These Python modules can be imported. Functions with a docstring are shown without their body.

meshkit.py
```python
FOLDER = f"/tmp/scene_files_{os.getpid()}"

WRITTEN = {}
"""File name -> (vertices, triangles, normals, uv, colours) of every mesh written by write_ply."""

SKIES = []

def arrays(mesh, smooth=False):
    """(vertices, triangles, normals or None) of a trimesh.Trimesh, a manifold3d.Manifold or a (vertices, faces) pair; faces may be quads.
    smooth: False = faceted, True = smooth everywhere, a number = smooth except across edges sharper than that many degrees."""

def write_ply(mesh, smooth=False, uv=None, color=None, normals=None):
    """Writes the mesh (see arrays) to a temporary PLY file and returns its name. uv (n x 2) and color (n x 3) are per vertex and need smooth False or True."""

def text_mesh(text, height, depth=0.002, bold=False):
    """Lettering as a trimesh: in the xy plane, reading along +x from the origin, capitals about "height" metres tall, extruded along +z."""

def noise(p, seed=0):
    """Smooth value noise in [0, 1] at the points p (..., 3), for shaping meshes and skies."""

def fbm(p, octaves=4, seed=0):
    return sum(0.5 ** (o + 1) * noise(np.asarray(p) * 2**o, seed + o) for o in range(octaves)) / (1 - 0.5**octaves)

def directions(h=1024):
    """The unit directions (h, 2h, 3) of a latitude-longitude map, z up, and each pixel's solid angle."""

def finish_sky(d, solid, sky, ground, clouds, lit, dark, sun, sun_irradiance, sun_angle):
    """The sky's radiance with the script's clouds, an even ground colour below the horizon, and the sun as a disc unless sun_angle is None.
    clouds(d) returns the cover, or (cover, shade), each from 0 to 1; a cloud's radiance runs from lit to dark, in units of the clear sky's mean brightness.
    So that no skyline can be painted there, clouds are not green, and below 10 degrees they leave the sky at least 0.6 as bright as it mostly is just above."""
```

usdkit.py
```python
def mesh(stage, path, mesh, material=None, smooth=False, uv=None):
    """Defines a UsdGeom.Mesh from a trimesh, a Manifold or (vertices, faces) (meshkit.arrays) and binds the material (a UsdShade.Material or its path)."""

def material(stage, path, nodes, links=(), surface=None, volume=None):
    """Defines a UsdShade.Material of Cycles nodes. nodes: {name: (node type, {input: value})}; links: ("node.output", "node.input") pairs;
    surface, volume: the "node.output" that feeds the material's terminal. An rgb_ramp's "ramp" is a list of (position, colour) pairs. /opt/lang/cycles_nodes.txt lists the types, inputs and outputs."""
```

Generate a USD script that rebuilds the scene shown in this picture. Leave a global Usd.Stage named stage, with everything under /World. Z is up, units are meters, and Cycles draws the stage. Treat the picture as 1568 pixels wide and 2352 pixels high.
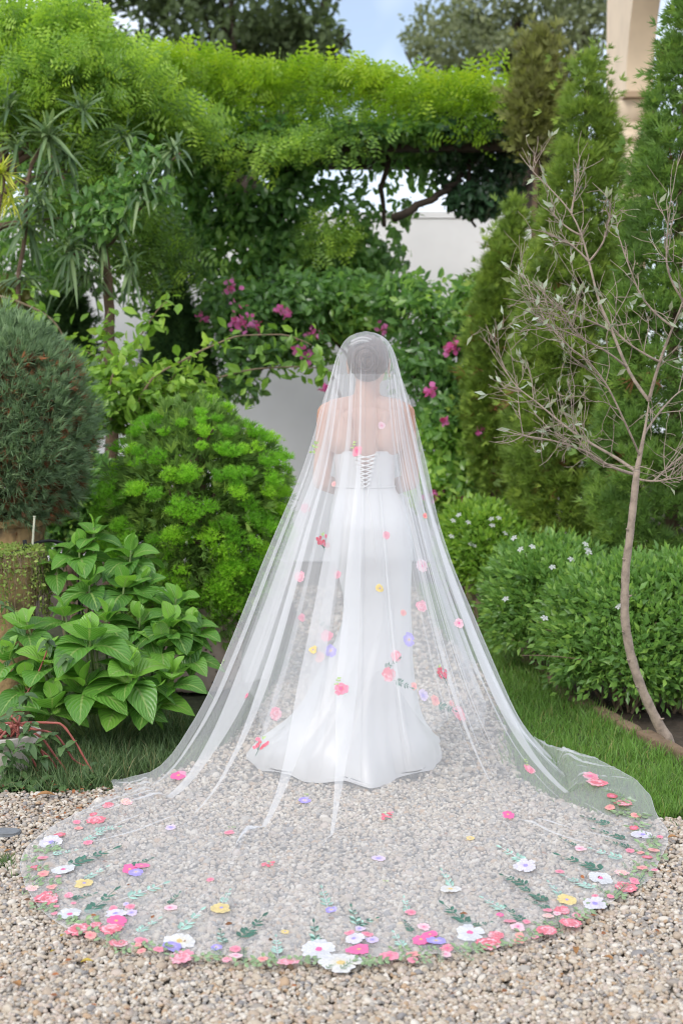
import math
import numpy as np, trimesh, manifold3d, usdkit, meshkit
from pxr import Usd, UsdGeom, UsdLux, UsdShade, Gf, Sdf, Vt

stage = Usd.Stage.CreateInMemory()
UsdGeom.SetStageUpAxis(stage, 'Z'); UsdGeom.SetStageMetersPerUnit(stage, 1.0)
UsdGeom.Xform.Define(stage, '/World'); UsdGeom.Scope.Define(stage, '/World/Looks')
PI = math.pi
# ------------------------------------------------------------------ camera, sky, sun, exposure
W, H, F = 1568.0, 2352.0, 3267.0          # the photograph's frame in working units and the focal length in them
CAMH, HOR = 1.45, 939.0
PITCH = math.atan((H/2-HOR)/F)
cam = UsdGeom.Camera.Define(stage, '/World/camera')
cam.CreateFocalLengthAttr(50.0); cam.CreateHorizontalApertureAttr(24.0); cam.CreateVerticalApertureAttr(36.0)
cam.AddTranslateOp().Set(Gf.Vec3d(0, 0, CAMH)); cam.AddRotateXOp().Set(90-math.degrees(PITCH))
cam.CreateClippingRangeAttr(Gf.Vec2f(0.1, 400))
cam.CreateFStopAttr(3.2); cam.CreateFocusDistanceAttr(5.0)
cam.CreateExposureAttr(0.38)
SUN_EL, SUN_AZ = math.radians(40), math.radians(-148)     # azimuth = atan2(x, y) towards the sun: high, over the camera's left shoulder
dome = UsdLux.DomeLight.Define(stage, '/World/sky')
dome.GetPrim().SetCustomDataByKey('kind', 'structure')
sky = usdkit.material(stage, '/World/Looks/sky_air', {
    'sky': ('sky_texture', {'sky_type': 'single_scattering', 'sun_disc': False, 'sun_elevation': SUN_EL, 'sun_rotation': SUN_AZ, 'aerosol_density': 1.5}),
    'tc': ('texture_coordinate', {}),
    'n': ('noise_texture', {'scale': 2.6, 'detail': 5.0, 'roughness': 0.55}),
    'r': ('rgb_ramp', {'ramp': [(0.38, (0.18,)*3), (0.60, (1.0,)*3)]}),
    'mix': ('mix_color', {'b': (9.6, 10.2, 11.4)}),
    'bg': ('background_shader', {'strength': 0.125})},
    [('tc.generated', 'n.vector'), ('n.fac', 'r.fac'), ('r.color', 'mix.fac'), ('sky.color', 'mix.a'), ('mix.result', 'bg.color')], surface='bg.background')
UsdShade.MaterialBindingAPI.Apply(dome.GetPrim()).Bind(sky)
sun = UsdLux.DistantLight.Define(stage, '/World/sun')
sun.CreateIntensityAttr(0.40); sun.CreateAngleAttr(18.0); sun.CreateColorAttr(Gf.Vec3f(1.0, 0.96, 0.9)); sun.CreateNormalizeAttr(True)
sun.AddRotateZOp().Set(-math.degrees(SUN_AZ)); sun.AddRotateXOp().Set(-(90-math.degrees(SUN_EL)))

# ------------------------------------------------------------------ helpers
def rng(s): return np.random.default_rng(s)
CP, SP = math.cos(PITCH), math.sin(PITCH)
def ray(px, py):
    a, b = (px-W/2)/F, (H/2-py)/F
    return np.array([a, CP+b*SP, -SP+b*CP])
def P(px, py, d):
    r = ray(px, py); return np.array([0, 0, CAMH])+r*(d/r[1])
def G(px, py, z=0.0):
    r = ray(px, py); return np.array([0, 0, CAMH])+r*((z-CAMH)/r[2])
def S(px, d): return px*d/F                       # a length seen at distance d, in metres
COUNT = {}
def numbered(parent, name):
    k = (parent, name); n = COUNT.get(k, 0); COUNT[k] = n+1
    return f'{parent}/{name}' + (f'_{n:03d}' if n else '')
LOC = {}
def thing(name, label, cat, loc=(0, 0, 0), group=None, kind=None):
    p = numbered('/World', name); x = UsdGeom.Xform.Define(stage, p)
    x.AddTranslateOp().Set(Gf.Vec3d(*map(float, loc))); LOC[p] = np.asarray(loc, float)
    tag(p, label, cat, group, kind); return p
def tag(p, label=None, cat=None, group=None, kind=None):
    pr = stage.GetPrimAtPath(p)
    for k, v in (('label', label), ('category', cat), ('group', group), ('kind', kind)):
        if v: pr.SetCustomDataByKey(k, v)
    return p
def obj(parent, name, mesh, mat, smooth=False, tint=None, label=None, kind=None):
    """One Mesh prim, given in world coordinates; tint is a per-vertex colour primvar."""
    p = numbered(parent or '/World', name)
    off = LOC.get(parent, np.zeros(3)) if parent else np.zeros(3)
    if hasattr(mesh, 'to_mesh'):
        m = mesh.to_mesh(); mesh = (np.array(m.vert_properties[:, :3]), np.array(m.tri_verts))
    if isinstance(mesh, trimesh.Trimesh): mesh = (np.array(mesh.vertices), np.array(mesh.faces))
    v = np.asarray(mesh[0], float)-off
    g = usdkit.mesh(stage, p, (v, mesh[1]), M(mat), smooth=smooth)
    g.CreateDoubleSidedAttr(True)
    if tint is not None:
        UsdGeom.PrimvarsAPI(g).CreatePrimvar('tint', Sdf.ValueTypeNames.Color3fArray, 'vertex').Set(Vt.Vec3fArray.FromNumpy(np.asarray(tint, np.float32)))
    LOC[p] = off
    if label or kind: tag(p, label, None, None, kind)
    return p
def join(ms):
    vs, fs, n = [], [], 0
    for m in ms:
        if isinstance(m, trimesh.Trimesh): m = (np.array(m.vertices), np.array(m.faces))
        f = np.asarray(m[1])
        if f.shape[1] == 4: f = np.vstack([f[:, [0, 1, 2]], f[:, [0, 2, 3]]])
        vs.append(np.asarray(m[0], float)); fs.append(f+n); n += len(m[0])
    return np.vstack(vs), np.vstack(fs)
def unit(a): return a/np.maximum(np.linalg.norm(a, axis=-1, keepdims=True), 1e-9)
def sphere_dirs(n, r): return unit(r.normal(size=(n, 3)))
def frames(L, N):
    L = unit(L); X = unit(np.cross(L, N)+1e-6); Z = np.cross(X, L)
    return np.stack([X, L, Z], -1)               # columns
def scatter(proto, pos, R, s, rand=None, second=None):
    """Copies of a small mesh joined into one; returns (v, f), tint (random, second, along)."""
    pv, pf = proto; n, k = len(pos), len(pv)
    s = np.asarray(s, float); s = s[:, None, None] if s.ndim == 1 else s[:, None, :]
    v = np.einsum('nij,nkj->nki', R, pv[None]*s)+pos[:, None, :]
    f = pf[None]+(np.arange(n)*k)[:, None, None]
    t = np.zeros((n, k, 3)); t[:, :, 0] = (rand if rand is not None else rng(n).random(n))[:, None]
    if second is not None: t[:, :, 1] = np.asarray(second)[:, None]
    t[:, :, 2] = pv[None, :, 1]
    return (v.reshape(-1, 3), f.reshape(-1, 3)), t.reshape(-1, 3)
def tube(pts, rad, sides=6, cap=True):
    p = np.asarray(pts, float); n = len(p); rad = np.broadcast_to(np.asarray(rad, float), (n,))
    t = unit(np.gradient(p, axis=0)); ref = np.array([0, 0, 1.0]) if abs(t[:, 2]).mean() < 0.8 else np.array([1.0, 0, 0])
    a = unit(np.cross(t, ref)); b = np.cross(t, a); an = np.arange(sides)*2*PI/sides
    v = p[:, None]+rad[:, None, None]*(np.cos(an)[None, :, None]*a[:, None]+np.sin(an)[None, :, None]*b[:, None])
    i, j = np.meshgrid(np.arange(n-1), np.arange(sides), indexing='ij')
    q = np.stack([i*sides+j, i*sides+(j+1) % sides, (i+1)*sides+(j+1) % sides, (i+1)*sides+j], -1).reshape(-1, 4)
    f = np.vstack([q[:, [0, 1, 2]], q[:, [0, 2, 3]]]); v = v.reshape(-1, 3)
    if cap:
        v = np.vstack([v, p[0], p[-1]]); k = len(v); jj = np.arange(sides); o = (n-1)*sides
        f = np.vstack([f, np.stack([np.full(sides, k-2), (jj+1) % sides, jj], -1), np.stack([np.full(sides, k-1), o+jj, o+(jj+1) % sides], -1)])
    return v, f
def smooth_path(pts, n):
    from scipy.interpolate import PchipInterpolator
    p = np.asarray(pts, float); s = np.r_[0, np.cumsum(np.linalg.norm(np.diff(p, axis=0), axis=1))]
    return PchipInterpolator(s, p)(np.linspace(0, s[-1], n))
def lathe(prof, c=(0, 0, 0), sides=32, wob=0.0, seed=0):
    prof = np.asarray(prof, float); n = len(prof); an = np.arange(sides)*2*PI/sides
    r = prof[:, 0][:, None]*np.ones(sides)
    if wob: r = r*(1+wob*(meshkit.fbm(np.stack([np.cos(an)[None]*2+0*r, np.sin(an)[None]*2+0*r, prof[:, 1][:, None]*6+0*r], -1), 3, seed)-.5))
    v = np.stack([r*np.cos(an), r*np.sin(an), np.repeat(prof[:, 1][:, None], sides, 1)], -1).reshape(-1, 3)+np.asarray(c)
    i, j = np.meshgrid(np.arange(n-1), np.arange(sides), indexing='ij')
    q = np.stack([i*sides+j, i*sides+(j+1) % sides, (i+1)*sides+(j+1) % sides, (i+1)*sides+j], -1).reshape(-1, 4)
    return v, np.vstack([q[:, [0, 1, 2]], q[:, [0, 2, 3]]])
def sheet(poly, z):
    from shapely.geometry import Polygon
    pg = Polygon(np.asarray(poly)[:, :2]); v, f = trimesh.creation.triangulate_polygon(pg, engine='earcut')
    return np.c_[v, np.full(len(v), z)], f
def inside(poly, xy):
    from shapely.geometry import Polygon
    from shapely import contains_xy
    return contains_xy(Polygon(np.asarray(poly)[:, :2]), xy[:, 0], xy[:, 1])
def ss(a, b, x): t = np.clip((x-a)/(b-a), 0, 1); return t*t*(3-2*t)

# ------------------------------------------------------------------ materials
MATS, SPEC = {}, {}
def M(name):
    if name not in MATS: MATS[name] = SPEC[name]('/World/Looks/'+name)
    return MATS[name]
LEAFK = 1.75
def leaf(name, cols, rough=0.45, trans=0.3, tcol=None, spec=0.4, veins=False, k=1.0):
    """Leaf: colour ramp over the per-leaf random number, thin and partly translucent."""
    def make(p):
        cc = [(q, tuple(min(.6, LEAFK*k*x) for x in c)) for q, c in cols]
        nodes = {'a': ('attribute', {'attribute': 'tint'}), 's': ('separate_color', {}),
                 'r': ('rgb_ramp', {'ramp': cc}), 'b': ('principled_bsdf', {'roughness': rough, 'specular_ior_level': spec}),
                 't': ('translucent_bsdf', {}), 'tm': ('mix_color', {'blend_type': 'multiply', 'fac': 1.0, 'b': (1.5, 1.55, 0.9), 'use_clamp': False}), 'm': ('mix_closure', {'fac': trans})}
        links = [('a.color', 's.color'), ('s.r', 'r.fac'), ('t.BSDF', 'm.closure2'), ('b.BSDF', 'm.closure1')]
        if veins:        # tint.g = |x| over the leaf's half width, tint.b = along the leaf
            nodes.update({'rib': ('map_range', {'from_min': 0.035, 'from_max': 0.10, 'to_min': 1.0, 'to_max': 0.0, 'clamp': True}),
                          'v1': ('math', {'math_type': 'multiply', 'value2': 0.42}), 'v2': ('math', {'math_type': 'subtract'}),
                          'v3': ('math', {'math_type': 'multiply', 'value2': 50.0}), 'v4': ('math', {'math_type': 'sine'}),
                          'v5': ('map_range', {'from_min': 0.80, 'from_max': 1.0, 'to_min': 0.0, 'to_max': 0.45, 'clamp': True}),
                          'vm': ('math', {'math_type': 'maximum'}), 'vc': ('mix_color', {'b': (0.24, 0.36, 0.10)}),
                          'bp': ('bump', {'strength': 0.35, 'distance': 0.004})})
            links += [('s.g', 'rib.value'), ('s.g', 'v1.value1'), ('s.b', 'v2.value1'), ('v1.value', 'v2.value2'), ('v2.value', 'v3.value1'), ('v3.value', 'v4.value1'),
                      ('v4.value', 'v5.value'), ('rib.result', 'vm.value1'), ('v5.result', 'vm.value2'), ('vm.value', 'vc.fac'), ('r.color', 'vc.a'),
                      ('vc.result', 'b.base_color'), ('vc.result', 'tm.a'), ('v4.value', 'bp.height'), ('bp.normal', 'b.normal')]
        else:
            links += [('r.color', 'b.base_color'), ('r.color', 'tm.a')]
        links += [('tm.result', 't.color')]
        return usdkit.material(stage, p, nodes, links, surface='m.closure')
    SPEC[name] = make
def plain(name, col, rough=0.6, var=0.25, scale=20.0, bump=0.3, bscale=60.0, dist=0.004, dark=None, spec=0.4, **kw):
    """Solid with two scales of procedural noise."""
    def make(p):
        d = dark or tuple(x*(1-var) for x in col); l = tuple(min(1, x*(1+var*.6)) for x in col)
        return usdkit.material(stage, p, {
            'g': ('geometry', {}), 'n': ('noise_texture', {'scale': scale, 'detail': 5.0, 'roughness': 0.6}),
            'r': ('rgb_ramp', {'ramp': [(0.3, d), (0.52, col), (0.75, l)]}),
            'n2': ('noise_texture', {'scale': bscale, 'detail': 3.0}), 'bp': ('bump', {'strength': bump, 'distance': dist}),
            'b': ('principled_bsdf', {'roughness': rough, 'specular_ior_level': spec, **kw})},
            [('g.position', 'n.vector'), ('g.position', 'n2.vector'), ('n.fac', 'r.fac'), ('r.color', 'b.base_color'), ('n2.fac', 'bp.height'), ('bp.normal', 'b.normal')], surface='b.BSDF')
    SPEC[name] = make
def tinted(name, rough=0.6, sheen=0.0, trans=0.0, bump=0.0, bscale=300.0):
    """Colour straight from the mesh's own per-vertex colour (thread colours, pebbles)."""
    def make(p):
        return usdkit.material(stage, p, {'a': ('attribute', {'attribute': 'tint'}), 'g': ('geometry', {}), 'n': ('noise_texture', {'scale': bscale, 'detail': 2.0}),
            'bp': ('bump', {'strength': bump, 'distance': 0.002}),
            'b': ('principled_bsdf', {'roughness': rough, 'sheen_weight': sheen}), 't': ('translucent_bsdf', {}), 'm': ('mix_closure', {'fac': trans})},
            [('a.color', 'b.base_color'), ('a.color', 't.color'), ('g.position', 'n.vector'), ('n.fac', 'bp.height'), ('bp.normal', 'b.normal'), ('b.BSDF', 'm.closure1'), ('t.BSDF', 'm.closure2')], surface='m.closure')
    SPEC[name] = make
def tulle(name, lo, hi):
    def make(p):
        return usdkit.material(stage, p, {
            'lw': ('layer_weight', {'blend': 0.5}), 'mr': ('map_range', {'from_min': 0.0, 'from_max': 1.0, 'to_min': lo, 'to_max': hi, 'clamp': True}),
            'd': ('diffuse_bsdf', {'color': (0.67, 0.667, 0.665)}), 't': ('translucent_bsdf', {'color': (0.67, 0.667, 0.665)}), 'dt': ('mix_closure', {'fac': 0.45}),
            'c': ('transparent_bsdf', {'color': (1, 1, 1)}), 'm': ('mix_closure', {})},
            [('lw.facing', 'mr.value'), ('mr.result', 'm.fac'), ('d.BSDF', 'dt.closure1'), ('t.BSDF', 'dt.closure2'), ('c.BSDF', 'm.closure1'), ('dt.closure', 'm.closure2')], surface='m.closure')
    SPEC[name] = make
# ================================================================== material list
plain('soil', (0.075, 0.055, 0.038), 0.95, .5, 8, .8, 40, .02)
plain('gravel_bed', (0.20, 0.17, 0.135), 0.95, .6, 60, .8, 90, .01)
plain('lawn_soil', (0.055, 0.06, 0.025), 0.95, .5, 12, .6, 50, .02)
plain('white_wall', (0.84, 0.84, 0.85), 0.85, .07, 1.2, .15, 30, .003)
plain('cream_plaster', (0.72, 0.58, 0.42), 0.8, .10, 2.5, .2, 40, .003)
plain('plaster_shade', (0.45, 0.33, 0.22), 0.8, .10, 2.5, .2, 40, .003)
plain('ceiling_wood', (0.12, 0.065, 0.035), 0.7, .3, 5, .2, 40, .003)
plain('bark_brown', (0.13, 0.085, 0.055), 0.9, .45, 18, .8, 70, .01)
plain('bark_dark', (0.05, 0.036, 0.026), 0.9, .45, 18, .8, 70, .01)
plain('olive_bark', (0.33, 0.262, 0.205), 0.85, .4, 30, .5, 120, .004)
plain('twig_tan', (0.22, 0.16, 0.10), 0.85, .3, 30, .3, 80, .004)
plain('red_stem', (0.30, 0.085, 0.065), 0.5, .3, 40, .2, 120, .002)
plain('green_stem', (0.14, 0.20, 0.06), 0.5, .25, 30, .2, 80, .002)
plain('terracotta_old', (0.36, 0.24, 0.11), 0.85, .45, 9, .6, 50, .008, dark=(0.10, 0.075, 0.045))
plain('white_pot', (0.55, 0.50, 0.44), 0.7, .25, 9, .3, 50, .004)
plain('black_hose', (0.012, 0.013, 0.014), 0.45, .2, 20)
plain('pale_stake', (0.50, 0.50, 0.38), 0.7, .15, 20)
plain('edging_stone', (0.20, 0.135, 0.085), 0.9, .4, 10, .7, 60, .01)
plain('slate', (0.18, 0.19, 0.20), 0.8, .25, 14, .5, 60, .006)
plain('skin', (0.47, 0.265, 0.185), 0.5, .05, 30, .05, 200, .001, subsurface_weight=0.15, subsurface_radius=(0.02, 0.008, 0.004), subsurface_scale=1.0)
plain('lip', (0.50, 0.18, 0.16), 0.4, .05)
plain('eye_white', (0.75, 0.73, 0.70), 0.3, .02)
plain('satin', (0.60, 0.595, 0.592), 0.33, .01, 20, .03, 60, .002, spec=0.5, sheen_weight=0.25)
plain('satin_cord', (0.78, 0.77, 0.75), 0.35, .05, 40, .1, 200, .001)
plain('lace', (0.36, 0.35, 0.34), 0.7, .08, 90, .6, 250, .003)
plain('gold', (0.75, 0.52, 0.20), 0.25, .05, metallic=1.0)
plain('dead_leaf', (0.30, 0.15, 0.055), 0.75, .45, 40, .4, 120, .003)
plain('yellow_leaf', (0.45, 0.33, 0.05), 0.6, .35, 40, .3, 120, .003)
tinted('thread', 0.55, 0.3, 0.12, 0.25, 900.0)
tinted('pebble', 0.7, 0.0, 0.0, 0.35, 260.0)
tulle('tulle', 0.26, 0.44)
tulle('tulle_inner', 0.15, 0.25)
def hair_mat(p):
    return usdkit.material(stage, p, {'g': ('geometry', {}), 'w': ('noise_texture', {'scale': 1.0, 'detail': 4.0}), 'mp': ('mapping', {'scale': (160, 160, 26)}),
        'r': ('rgb_ramp', {'ramp': [(0.3, (0.018, 0.008, 0.005)), (0.55, (0.055, 0.024, 0.014)), (0.75, (0.12, 0.058, 0.034))]}), 'bp': ('bump', {'strength': 0.7, 'distance': 0.003}),
        'b': ('principled_bsdf', {'roughness': 0.38, 'specular_ior_level': 0.5})},
        [('g.position', 'mp.vector'), ('mp.vector', 'w.vector'), ('w.fac', 'r.fac'), ('r.color', 'b.base_color'), ('w.fac', 'bp.height'), ('bp.normal', 'b.normal')], surface='b.BSDF')
SPEC['hair_brown'] = hair_mat
leaf('leaf_big', [(0, (0.030, 0.085, 0.014)), (0.5, (0.062, 0.155, 0.022)), (1, (0.12, 0.24, 0.03))], 0.34, 0.25, veins=True, spec=0.5)
leaf('leaf_trailing', [(0, (0.030, 0.055, 0.022)), (1, (0.055, 0.10, 0.03))], 0.45, 0.2)
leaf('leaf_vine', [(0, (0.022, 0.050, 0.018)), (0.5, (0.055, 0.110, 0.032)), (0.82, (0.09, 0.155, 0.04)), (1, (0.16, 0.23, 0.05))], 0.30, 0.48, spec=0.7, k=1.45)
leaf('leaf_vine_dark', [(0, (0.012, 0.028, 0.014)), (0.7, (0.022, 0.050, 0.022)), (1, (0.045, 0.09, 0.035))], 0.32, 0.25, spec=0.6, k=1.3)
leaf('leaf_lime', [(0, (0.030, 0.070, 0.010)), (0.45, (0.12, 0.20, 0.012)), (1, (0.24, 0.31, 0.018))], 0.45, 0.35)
leaf('leaf_feather', [(0, (0.030, 0.060, 0.020)), (0.5, (0.095, 0.165, 0.028)), (1, (0.20, 0.285, 0.03))], 0.42, 0.35, k=1.15)
leaf('leaf_strap', [(0, (0.040, 0.070, 0.034)), (0.6, (0.080, 0.125, 0.055)), (1, (0.14, 0.19, 0.085))], 0.4, 0.25)
leaf('leaf_strap_yellow', [(0, (0.12, 0.16, 0.02)), (0.6, (0.28, 0.30, 0.03)), (1, (0.45, 0.42, 0.06))], 0.45, 0.3)
leaf('leaf_far_dark', [(0, (0.035, 0.052, 0.022)), (0.7, (0.060, 0.085, 0.034)), (1, (0.09, 0.12, 0.05))], 0.6, 0.3)
leaf('leaf_far_olive', [(0, (0.065, 0.080, 0.04)), (0.6, (0.105, 0.122, 0.062)), (1, (0.16, 0.175, 0.09))], 0.6, 0.3)
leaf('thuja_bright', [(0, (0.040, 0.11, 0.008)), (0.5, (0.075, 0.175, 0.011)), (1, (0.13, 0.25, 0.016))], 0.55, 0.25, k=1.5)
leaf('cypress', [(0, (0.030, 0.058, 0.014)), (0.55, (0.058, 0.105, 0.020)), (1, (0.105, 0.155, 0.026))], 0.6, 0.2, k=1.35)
leaf('cypress_olive', [(0, (0.042, 0.070, 0.013)), (0.55, (0.080, 0.124, 0.020)), (1, (0.145, 0.19, 0.030))], 0.6, 0.2, k=1.3)
leaf('cypress_dark', [(0, (0.014, 0.034, 0.012)), (0.6, (0.026, 0.058, 0.016)), (1, (0.05, 0.09, 0.022))], 0.6, 0.2, k=1.2)
leaf('cypress_scruffy', [(0, (0.07, 0.065, 0.025)), (0.5, (0.10, 0.11, 0.03)), (1, (0.15, 0.16, 0.04))], 0.65, 0.2)
leaf('juniper', [(0, (0.048, 0.080, 0.040)), (0.6, (0.085, 0.130, 0.066)), (1, (0.14, 0.19, 0.10))], 0.55, 0.15, k=1.2)
leaf('juniper_dead', [(0, (0.07, 0.035, 0.018)), (1, (0.20, 0.075, 0.03))], 0.8, 0.1)
leaf('shrub', [(0, (0.040, 0.085, 0.022)), (0.5, (0.075, 0.145, 0.032)), (1, (0.15, 0.235, 0.045))], 0.38, 0.25, k=1.15)
leaf('shrub_lime', [(0, (0.055, 0.11, 0.018)), (0.5, (0.11, 0.20, 0.026)), (1, (0.20, 0.29, 0.04))], 0.4, 0.3)
leaf('leaf_olive_tree', [(0, (0.10, 0.11, 0.055)), (0.5, (0.15, 0.168, 0.11)), (1, (0.21, 0.24, 0.185))], 0.5, 0.1)
leaf('leaf_creeper', [(0, (0.07, 0.10, 0.02)), (0.5, (0.12, 0.17, 0.035)), (1, (0.20, 0.24, 0.06))], 0.5, 0.25)
leaf('grass_blade', [(0, (0.045, 0.085, 0.018)), (0.5, (0.085, 0.155, 0.030)), (0.92, (0.09, 0.18, 0.03)), (1, (0.20, 0.17, 0.07))], 0.5, 0.3)
leaf('grass_blade_dull', [(0, (0.030, 0.055, 0.020)), (0.5, (0.055, 0.095, 0.035)), (0.9, (0.09, 0.13, 0.055)), (1, (0.16, 0.13, 0.07))], 0.5, 0.25)
leaf('bract', [(0, (0.44, 0.045, 0.17)), (1, (0.52, 0.12, 0.26))], 0.6, 0.3)
leaf('petal_white', [(0, (0.75, 0.75, 0.72)), (1, (0.82, 0.82, 0.8))], 0.6, 0.3)

# ================================================================== the ground
tag(obj(None, 'ground', sheet([(-60, -20), (60, -20), (60, 90), (-60, 90)], -0.012), 'soil'), kind='structure')
lawn_edge = [G(*p) for p in [(960, 1350), (1000, 1440), (1110, 1540), (1150, 1620), (1165, 1700), (1190, 1790), (1265, 1835), (1390, 1878), (1480, 1893), (1560, 1886), (1900, 1890)]]
edging_line = [G(*p) for p in [(1025, 1310), (1065, 1365), (1130, 1430), (1200, 1500), (1300, 1600), (1420, 1672), (1560, 1745), (1750, 1840)]]
lawn_r = [p[:2] for p in lawn_edge]+[p[:2] for p in edging_line[::-1]]
left_edge = [G(*p) for p in [(690, 1430), (650, 1540), (600, 1620), (530, 1700), (430, 1768), (300, 1806), (200, 1822), (80, 1826), (-300, 1826)]]
lawn_l = [p[:2] for p in left_edge]+[(-3.5, 5.2), (-3.5, 9.5), (left_edge[0][0], 9.5)]
gravel = [(-6, 1.0), (6, 1.0), (6, lawn_edge[-1][1])]+[tuple(p[:2]) for p in lawn_edge[::-1]]+[(0.9, 13.3), (-0.6, 13.3)]+[tuple(p[:2]) for p in left_edge]+[(-6, left_edge[-1][1])]
tag(obj(None, 'gravel_path', sheet(gravel, 0.0), 'gravel_bed'), kind='structure')
tag(obj(None, 'lawn', sheet(lawn_r, -0.004), 'lawn_soil'), kind='structure')
tag(obj(None, 'lawn', sheet(lawn_l, -0.004), 'lawn_soil'), kind='structure')

def pebbles():
    r = rng(11); cols = [(0.47, 0.40, 0.31), (0.55, 0.49, 0.40), (0.41, 0.33, 0.25), (0.62, 0.58, 0.51), (0.30, 0.27, 0.24), (0.21, 0.21, 0.22), (0.44, 0.30, 0.18), (0.68, 0.64, 0.57), (0.50, 0.42, 0.36), (0.36, 0.34, 0.31)]
    wts = np.array([4, 4, 3, 3, 2.0, 1.2, 1.1, 1.6, 3, 2]); wts /= wts.sum()
    pi = UsdGeom.PointInstancer.Define(stage, '/World/gravel')
    tag('/World/gravel', 'rounded beige and grey gravel pebbles covering the garden path', 'gravel', None, 'stuff')
    protos = []
    for k, c in enumerate(cols):
        m = trimesh.creation.icosphere(1); v = np.array(m.vertices)
        v = v*np.array([1, r.uniform(.7, .95), r.uniform(.5, .75)])*(1+.45*(meshkit.noise(v*1.7+k*9.1, k)-.5)[:, None])
        p = f'/World/gravel/pebble_kind_{k:03d}' if k else '/World/gravel/pebble_kind'
        g = usdkit.mesh(stage, p, (v, m.faces), M('pebble'), smooth=True)
        UsdGeom.PrimvarsAPI(g).CreatePrimvar('tint', Sdf.ValueTypeNames.Color3fArray, 'vertex').Set(Vt.Vec3fArray.FromNumpy(np.tile((np.float32(c)*.85+.15*np.float32([.46, .40, .33]))*np.float32([.93, .905, .88]), (len(v), 1))))
        protos.append(g.GetPath())
    pts = []
    for (y0, y1, n) in ((3.2, 4.2, 31000), (4.2, 5.4, 30000), (5.4, 7.5, 22000), (7.5, 11.5, 12000)):
        y = r.uniform(y0, y1, n); x = r.uniform(-1, 1, n)*(0.27*y+.15)
        xy = np.c_[x, y]; xy = xy[inside(gravel, xy)]; pts.append(xy)
    xy = np.vstack(pts); n = len(xy)
    d = xy[:, 1]; size = (0.0056+0.0047*r.random(n)**2)*np.where(d > 5.4, 1.25, 1.0)*np.where(d > 7.5, 1.5, 1.0); big = r.random(n) < .035; size = np.where(big, size*r.uniform(1.4, 2.1, n), size)
    z = 0.002+0.011*r.random(n)+0.010*(meshkit.fbm(np.c_[xy*2.5, 0*d], 3, 4)-.5)
    q = unit(r.normal(size=(n, 4))*np.array([1, .25, .25, 1]))
    pi.CreatePrototypesRel().SetTargets(protos)
    pi.CreateProtoIndicesAttr(Vt.IntArray.FromNumpy(r.choice(len(cols), n, p=wts).astype(np.int32)))
    pi.CreatePositionsAttr(Vt.Vec3fArray.FromNumpy(np.c_[xy, z].astype(np.float32)))
    pi.CreateScalesAttr(Vt.Vec3fArray.FromNumpy(np.repeat(size[:, None], 3, 1).astype(np.float32)))
    pi.CreateOrientationsAttr(Vt.QuathArray([Gf.Quath(float(a), float(b), float(c), float(e)) for a, b, c, e in q]))
pebbles()

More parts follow.
